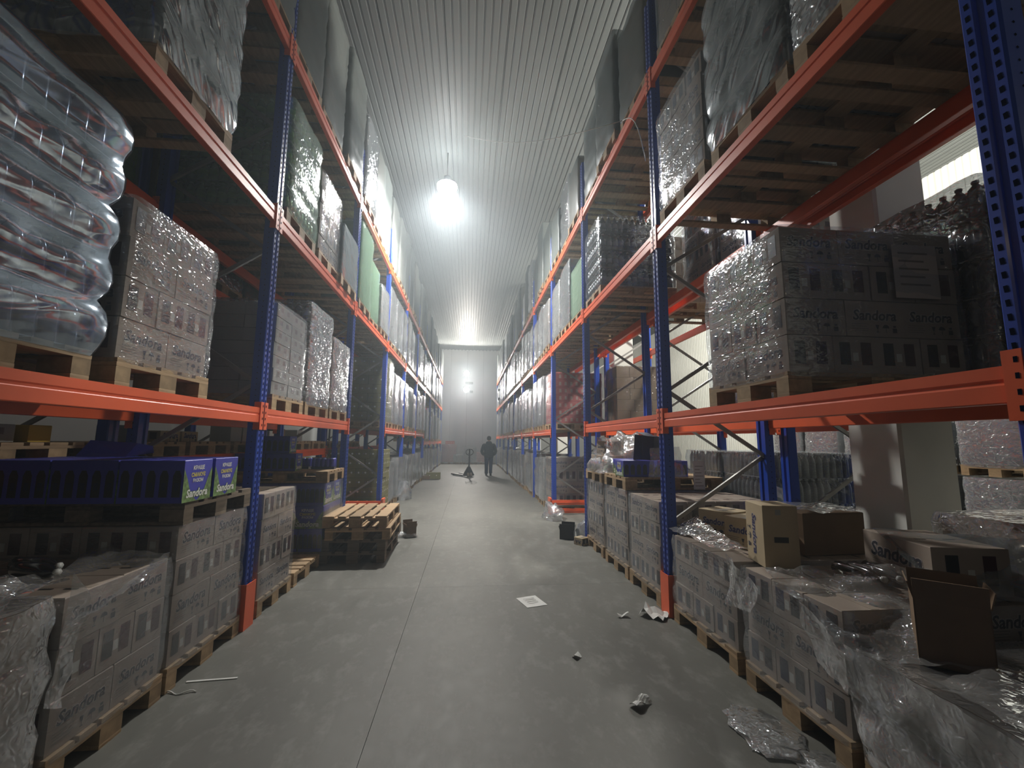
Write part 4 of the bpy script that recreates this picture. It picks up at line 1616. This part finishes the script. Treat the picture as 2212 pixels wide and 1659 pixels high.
# loads standing against the far wall
for (x, kd, ly, fm_, lab, w2) in ((-1.28, 'red', 7, 'film_silver', 'pink and red wrapped stack against the far wall, left', 1.0),
                                  (0.10, 'clear', 4, 'film_silver', 'silver wrapped stack against the far wall behind the pallet jack', 0.9),
                                  (-0.70, 'pale', 4, 'film_silver', 'low pale stack against the far wall beside the red stack', 0.6),
                                  (0.85, 'red', 4, 'film_silver', 'low reddish wrapped stack against the far wall near the person', 0.8)):
    load(kd, 29.9, 0, 1, lab, w_=0.8, d=w2, layers=ly, fm=fm_, xface=x-w2/2, group='stacks at the far wall')
boxthing('red_crate', 'carton_red', 0.6, 0.5, 0.20, (-1.25, 29.9, 1.32), 0, 'bright red crate on top of the pink stack at the far wall', cat='crate')


# ---------------------------------------------------------------- pallet jack
def pallet_jack():
    t = thing('pallet_jack', 'black hand pallet jack standing in the aisle, tall loop handle upright', 'pallet jack', (0.03, 19.4, 0), math.radians(12))
    mb = MB()   # triangular steering head
    mb.add([(-0.27, -0.02, 0.06), (0.27, -0.02, 0.06), (0.05, -0.02, 0.44), (-0.05, -0.02, 0.44), (-0.27, 0.06, 0.06), (0.27, 0.06, 0.06), (0.05, 0.04, 0.44), (-0.05, 0.04, 0.44)],
           [(0, 1, 2, 3), (7, 6, 5, 4), (0, 4, 5, 1), (1, 5, 6, 2), (2, 6, 7, 3), (3, 7, 4, 0)], 'black_metal')
    mb.obj('head_frame', t)
    mb = MB()
    mb.tube([(0, 0, 0.40), (0, -0.02, 0.62), (0, -0.04, 1.20)], 0.036, 'black_metal', 8)
    h = mb.obj('handle', t)
    mb = MB()
    mb.tube([(0.13*math.cos(a)*1.4, -0.04, 1.06+0.13*math.sin(a)) for a in [math.pi*2*i/18 for i in range(19)]], 0.022, 'black_metal', 6)
    mb.obj('grip_loop', h)
    for s in (-1, 1):
        mb = MB()
        mb.box(s*0.19-0.08, 0.05, 0.03, s*0.19+0.08, 1.2, 0.085, 'black_metal')
        mb.obj('fork', t)
        mb = MB()
        mb.lathe([(0.09, -0.025), (0.09, 0.025)], 'wheel', 14, Matrix.Translation((s*0.07, -0.06, 0.09)) @ Matrix.Rotation(math.pi/2, 4, 'Y'))
        mb.obj('wheel', t)
        mb = MB()
        mb.lathe([(0.035, -0.04), (0.035, 0.04)], 'wheel', 10, Matrix.Translation((s*0.19, 1.10, 0.035)) @ Matrix.Rotation(math.pi/2, 4, 'Y'))
        mb.obj('roller', t)
    t.rotation_euler = (0, 0, math.radians(28))


pallet_jack()


# ---------------------------------------------------------------- person
def skin_body(name, chains, m, parent, levels=2):
    """chains: lists of (x,y,z,rx,ry); first vertex of a chain may be an index into the global list"""
    vs, es, rs = [], [], []
    for ch in chains:
        prev = None
        for e in ch:
            if isinstance(e, int):
                prev = e
                continue
            vs.append(e[:3])
            rs.append((e[3], e[4] if len(e) > 4 else e[3]))
            i = len(vs)-1
            if prev is not None:
                es.append((prev, i))
            prev = i
    me = bpy.data.meshes.new(name)
    me.from_pydata(vs, es, [])
    me.materials.append(MATS[m])
    o = link(name, me, parent)
    o.modifiers.new('skin', 'SKIN')
    if not me.skin_vertices:
        with bpy.context.temp_override(object=o, active_object=o):
            pass
    sk = me.skin_vertices[0].data if me.skin_vertices else None
    for i, r in enumerate(rs):
        sk[i].radius = r
        sk[i].use_root = (i == 0)
    o.modifiers['skin'].use_smooth_shade = True
    sb = o.modifiers.new('sub', 'SUBSURF')
    sb.levels = levels
    sb.render_levels = levels
    return o


def loft(mb, rings, m, n=16, cap=True):
    """rings: (cx, cy, z, rx, ry)"""
    vs = []
    for cx, cy, z, rx, ry in rings:
        for i in range(n):
            a = 2*math.pi*i/n
            vs.append((cx+rx*math.cos(a), cy+ry*math.sin(a), z))
    fs = []
    for j in range(len(rings)-1):
        for i in range(n):
            k = (i+1) % n
            fs.append((j*n+i, j*n+k, (j+1)*n+k, (j+1)*n+i))
    if cap:
        fs.append(tuple(reversed(range(n))))
        fs.append(tuple(range((len(rings)-1)*n, len(rings)*n)))
    mb.add(vs, fs, m, None, True)


def person():
    t = thing('person', 'person walking away in a dark hooded jacket and blue jeans, hands in pockets', 'person', (0.92, 20.1, 0), math.radians(-3))
    # body under the clothes: pelvis root, spine, neck, head; legs; arms with hands in the pockets
    chains = [
        [(0, 0, 0.95, .13, .10), (0, -0.01, 1.15, .13, .10), (0, 0.0, 1.36, .15, .10), (0, 0.01, 1.47, .055, .055), (0, 0.02, 1.56, .06, .07), (0, 0.025, 1.66, .085, .095), (0, 0.02, 1.73, .06, .07)],
        [0, (-0.09, 0.0, 0.86, .085), (-0.10, -0.03, 0.50, .055), (-0.10, 0.03, 0.10, .028), (-0.11, 0.13, 0.035, .032)],
        [0, (0.09, 0.0, 0.86, .085), (0.09, 0.06, 0.50, .055), (0.09, -0.055, 0.12, .028), (0.10, 0.02, 0.04, .032)],
        [2, (-0.20, 0.0, 1.36, .055), (-0.28, -0.04, 1.12, .042), (-0.24, 0.10, 0.95, .030), (-0.19, 0.15, 0.90, .026)],
        [2, (0.20, 0.0, 1.36, .055), (0.28, -0.04, 1.12, .042), (0.24, 0.10, 0.95, .030), (0.19, 0.15, 0.90, .026)],
    ]
    body = skin_body('body', chains, 'skin', t)
    # fingers, curled in the pockets
    for s in (-1, 1):
        for q in range(4):
            mb = MB()
            x = s*(0.175-0.012*q)
            mb.tube([(x, 0.155, 0.885-0.004*q), (x-s*0.010, 0.175, 0.865), (x-s*0.02, 0.172, 0.84), (x-s*0.03, 0.16, 0.83)], 0.008, 'skin', 6)
            mb.obj('finger', body)
        mb = MB()
        mb.tube([(s*0.19, 0.17, 0.91), (s*0.165, 0.19, 0.90), (s*0.15, 0.185, 0.885)], 0.009, 'skin', 6)
        mb.obj('thumb', body)
    # jacket
    mb = MB()
    loft(mb, [(0, 0, 0.80, .205, .145), (0, 0, 0.84, .215, .155), (0, -0.01, 0.95, .225, .165), (0, -0.01, 1.10, .225, .165), (0, 0, 1.25, .235, .160), (0, 0, 1.36, .225, .14), (0, 0.0, 1.44, .16, .115), (0, 0.01, 1.50, .085, .085)], 'jacket', 18)
    jk = mb.obj('jacket', t)
    for s in (-1, 1):
        mb = MB()
        mb.tube([(s*0.17, 0, 1.39), (s*0.235, -0.01, 1.33), (s*0.285, -0.03, 1.20), (s*0.315, -0.05, 1.08), (s*0.285, 0.03, 0.98), (s*0.23, 0.11, 0.92)], 0.07, 'jacket', 12, rs=[.08, .085, .078, .072, .066, .055])
        mb.obj('sleeve', jk)
    mb = MB()   # hood lying on the shoulders
    loft(mb, [(0, -0.05, 1.37, .13, .07), (0, -0.07, 1.43, .15, .09), (0, -0.05, 1.49, .13, .09), (0, -0.03, 1.53, .10, .08)], 'jacket', 14)
    mb.obj('hood', jk)
    # trousers
    mb = MB()
    loft(mb, [(0, 0, 0.78, .17, .12), (0, 0, 0.90, .19, .135), (0, 0, 0.99, .17, .12)], 'jeans', 16)
    tr = mb.obj('trousers', t)
    for pts, rs in (([(-0.095, 0, 0.90), (-0.10, -0.015, 0.70), (-0.10, -0.03, 0.50), (-0.10, 0.0, 0.28), (-0.10, 0.03, 0.09)], [.105, .098, .084, .078, .074]),
                    ([(0.095, 0, 0.90), (0.095, 0.03, 0.70), (0.09, 0.055, 0.50), (0.09, 0.0, 0.28), (0.09, -0.055, 0.11)], [.105, .098, .084, .078, .074])):
        mb = MB()
        mb.tube(pts, 0.08, 'jeans', 12, rs=rs)
        mb.obj('trouser_leg', tr)
    for x, y, z in ((-0.10, 0.07, 0), (0.09, -0.02, 0.0)):
        mb = MB()
        loft(mb, [(x, y, z+0.002, .048, .135), (x, y, z+0.03, .052, .14), (x, y-0.02, z+0.07, .046, .11), (x, y-0.05, z+0.12, .048, .06)], 'shoe', 12)
        mb.obj('shoe', t)
    # head details
    mb = MB()
    loft(mb, [(0, -0.01, 1.585, .072, .065), (0, 0.0, 1.63, .092, .088), (0, 0.005, 1.69, .094, .098), (0, 0.01, 1.74, .08, .085), (0, 0.012, 1.772, .04, .045)], 'hair', 14)
    hr = mb.obj('hair', t)
    for s in (-1, 1):
        mb = MB()
        mb.add([(s*0.088, 0.02, 1.61), (s*0.10, 0.0, 1.62), (s*0.102, 0.0, 1.66), (s*0.09, 0.025, 1.67), (s*0.086, 0.035, 1.64)], [(0, 1, 2, 3, 4) if s < 0 else (4, 3, 2, 1, 0)], 'skin')
        mb.obj('ear', t)
        mb = MB()
        mb.lathe([(0.004, -0.01), (0.011, 0), (0.004, 0.01)], 'print', 6, Matrix.Translation((s*0.032, 0.112, 1.655)))
        mb.obj('eye', t)
    mb = MB()
    mb.add([(-0.012, 0.115, 1.62), (0.012, 0.115, 1.62), (0, 0.14, 1.625), (0, 0.117, 1.66)], [(0, 1, 2), (0, 2, 3), (1, 3, 2)], 'skin')
    mb.obj('nose', t)
    mb = MB()
    mb.box(-0.022, 0.105, 1.585, 0.022, 0.112, 1.592, 'carton_red')
    mb.obj('mouth', t)


person()

# ---------------------------------------------------------------- second racks: what stands on them
XB = XR+1.1+0.14      # front of the second right rack
XLB = XL-1.05-0.14    # front of the second left rack
GB = 'stacks behind the right rack'
for (kd, y, z, ly, lh, fm_, lab, nr) in (
        ('cola', 4.75, LV[1], 6, 0.235, 'film_silver', 'dark bottle stack against the bright wall, second right rack past upright', True),
        ('water', 2.62, LV[1], 5, 0.25, 'film_silver', 'tall grey wrapped stack in second right rack, behind the lettered carton stack', True),
        ('clear', 1.74, LV[1], 5, 0.26, 'film_silver', 'bright crinkled stack in second right rack, close to nearest upright', True),
        ('carton', 4.58, LV[2], 5, 0.22, 'film', 'beige carton stack high in second right rack past upright', True),
        ('carton', 5.46, LV[2], 5, 0.22, 'film', 'beige carton stack high in second right rack, next after it', True),
        ('brown', 6.9, LV[2], 5, 0.22, 'film', 'brown carton stack high in second right rack, beyond', False),
        ('clear', 4.70, 0, 5, 0.26, 'film', 'clear bottle stack on the floor of second right rack', True),
        ('clear', 5.62, 0, 5, 0.26, 'film', 'clear bottle stack on the floor of second right rack, next after it', True),
        ('cola', 6.45, 0, 4, 0.26, 'film', 'black bottle stack on the floor of second right rack, third one', True),
        ('brown', 2.30, 0, 4, 0.24, 'film_loose', 'brown filmed carton pile on the floor beside the white column', True),
        ('cola', 1.45, 0, 5, 0.22, 'film_loose', 'dark filmed pile at the far right edge behind the rack', True),
        ('brown', 9.34, LV[1], 5, 0.24, 'film', 'brown carton stack in second right rack near the tunnel', False)):
    if kd == 'water' or (z == LV[1] and y < 3.1):
        w2 = 0.8
    load(kd, y, z, 1, lab, layers=ly, lh=lh, fm=fm_, near=nr, palnear=False, xface=XB+0.02, group=GB, w_=0.8, bulge=0.02, nz_=0.02, pallet_on=True)
# third row of stock across the neighbouring aisle
for i in range(5):
    for l in range(2):
        load('clear', 5.2+i*0.95, l*1.13, 1, 'bright bottle stack across the neighbouring aisle, %s in line, %s tier' % (ORD[i], ('lower', 'upper')[l]), layers=4, lh=0.24, fm='film_silver', near=False, xface=6.9,
             group='stacks across the neighbouring aisle', seed=i % 4)

GBL = 'small cartons on the second left rack'
spots = [(3.15, 'carton_pale', 0.34, 0.12), (3.5, 'carton_yellow', 0.17, 0.12), (2.6, 'carton_pale', 0.34, 0.12), (4.42, 'carton_white', 0.22, 0.15), (4.9, 'carton_tan', 0.30, 0.11),
         (5.22, 'carton_tan', 0.30, 0.11), (6.2, 'carton_white', 0.26, 0.2), (6.5, 'carton_white', 0.26, 0.2), (7.3, 'carton_white', 0.26, 0.16), (7.6, 'carton_brown', 0.3, 0.2), (8.4, 'carton_pale', 0.3, 0.2)]
NM = {'carton_pale': 'pale grey', 'carton_yellow': 'yellow', 'carton_white': 'white', 'carton_tan': 'tan', 'carton_brown': 'brown'}
for k in (0, 1, 2, 3):
    for s in range(3):
        pallet(None, k < 1, (XLB-0.56, slot_y(k, s), 1.37), 0.8, 1.2, 'wood', as_thing=('pallet on the low beam of the second left rack, %s bay, %s slot' % (ORD[k], SLOT[s]), 'pallets on the second left rack'))
cnt = {}
for i, (y, kd, b, h) in enumerate(spots):
    cnt[kd] = cnt.get(kd, 0)+1
    boxthing('small_carton', kd, 0.26, b, h, (XLB-0.22, y, 1.37+0.146), rnd.uniform(-.05, .05),
             '%s small carton on second left rack low beam, %s of its colour' % (NM[kd], ORD[cnt[kd]-1]), GBL)
for (kd, y, z, ly, lab) in (('green', 3.6, 3.3, 4, 'green bottle stack high in second left rack'), ('carton', 2.6, 3.3, 5, 'beige carton stack high in second left rack, behind the bulging stack'),
                            ('carton', 4.6, 3.3, 5, 'beige carton stack high in second left rack past upright'), ('clear', 5.5, 3.3, 5, 'wrapped bottle stack high in second left rack, middle'),
                            ('dark', 6.4, 3.3, 5, 'dark bottle stack high in second left rack, against upright'), ('brown', 8.0, 3.3, 5, 'brown stack high in second left rack over the tunnel'),
                            ('carton', 4.7, 0, 4, 'beige carton stack on the floor of second left rack'), ('olive', 10.2, 0, 5, 'olive carton stack on the floor of second left rack beyond tunnel'),
                            ('brown', 2.6, 0, 4, 'brown carton stack on the floor of second left rack, nearest')):
    load(kd, y, z, -1, lab, layers=ly, near=False, xface=XLB-0.02, group='stacks on the second left rack')

# ---------------------------------------------------------------- dusty air in the aisle
if HAZE:
    hz = bpy.data.materials.new('dusty_air')
    hz.use_nodes = True
    nt = hz.node_tree
    nt.nodes.clear()
    out = nt.nodes.new('ShaderNodeOutputMaterial')
    vs_ = nt.nodes.new('ShaderNodeVolumeScatter')
    vs_.inputs['Density'].default_value = HAZE
    vs_.inputs['Anisotropy'].default_value = 0.5
    vs_.inputs['Color'].default_value = (0.80, 0.92, 1.0, 1)
    nt.links.new(vs_.outputs[0], out.inputs['Volume'])
    mb = MB()
    mb.mats = []
    MATS['dusty_air'] = hz
    mb.box(XL+0.06, -3.0, 0.002, XR-0.06, YF-1.3, CEIL-0.012, 'dusty_air')
    hb = mb.obj('haze')
    hb['kind'] = 'stuff'
    tag(hb, 'thin dusty air hanging in the aisle under the lamp', 'haze')
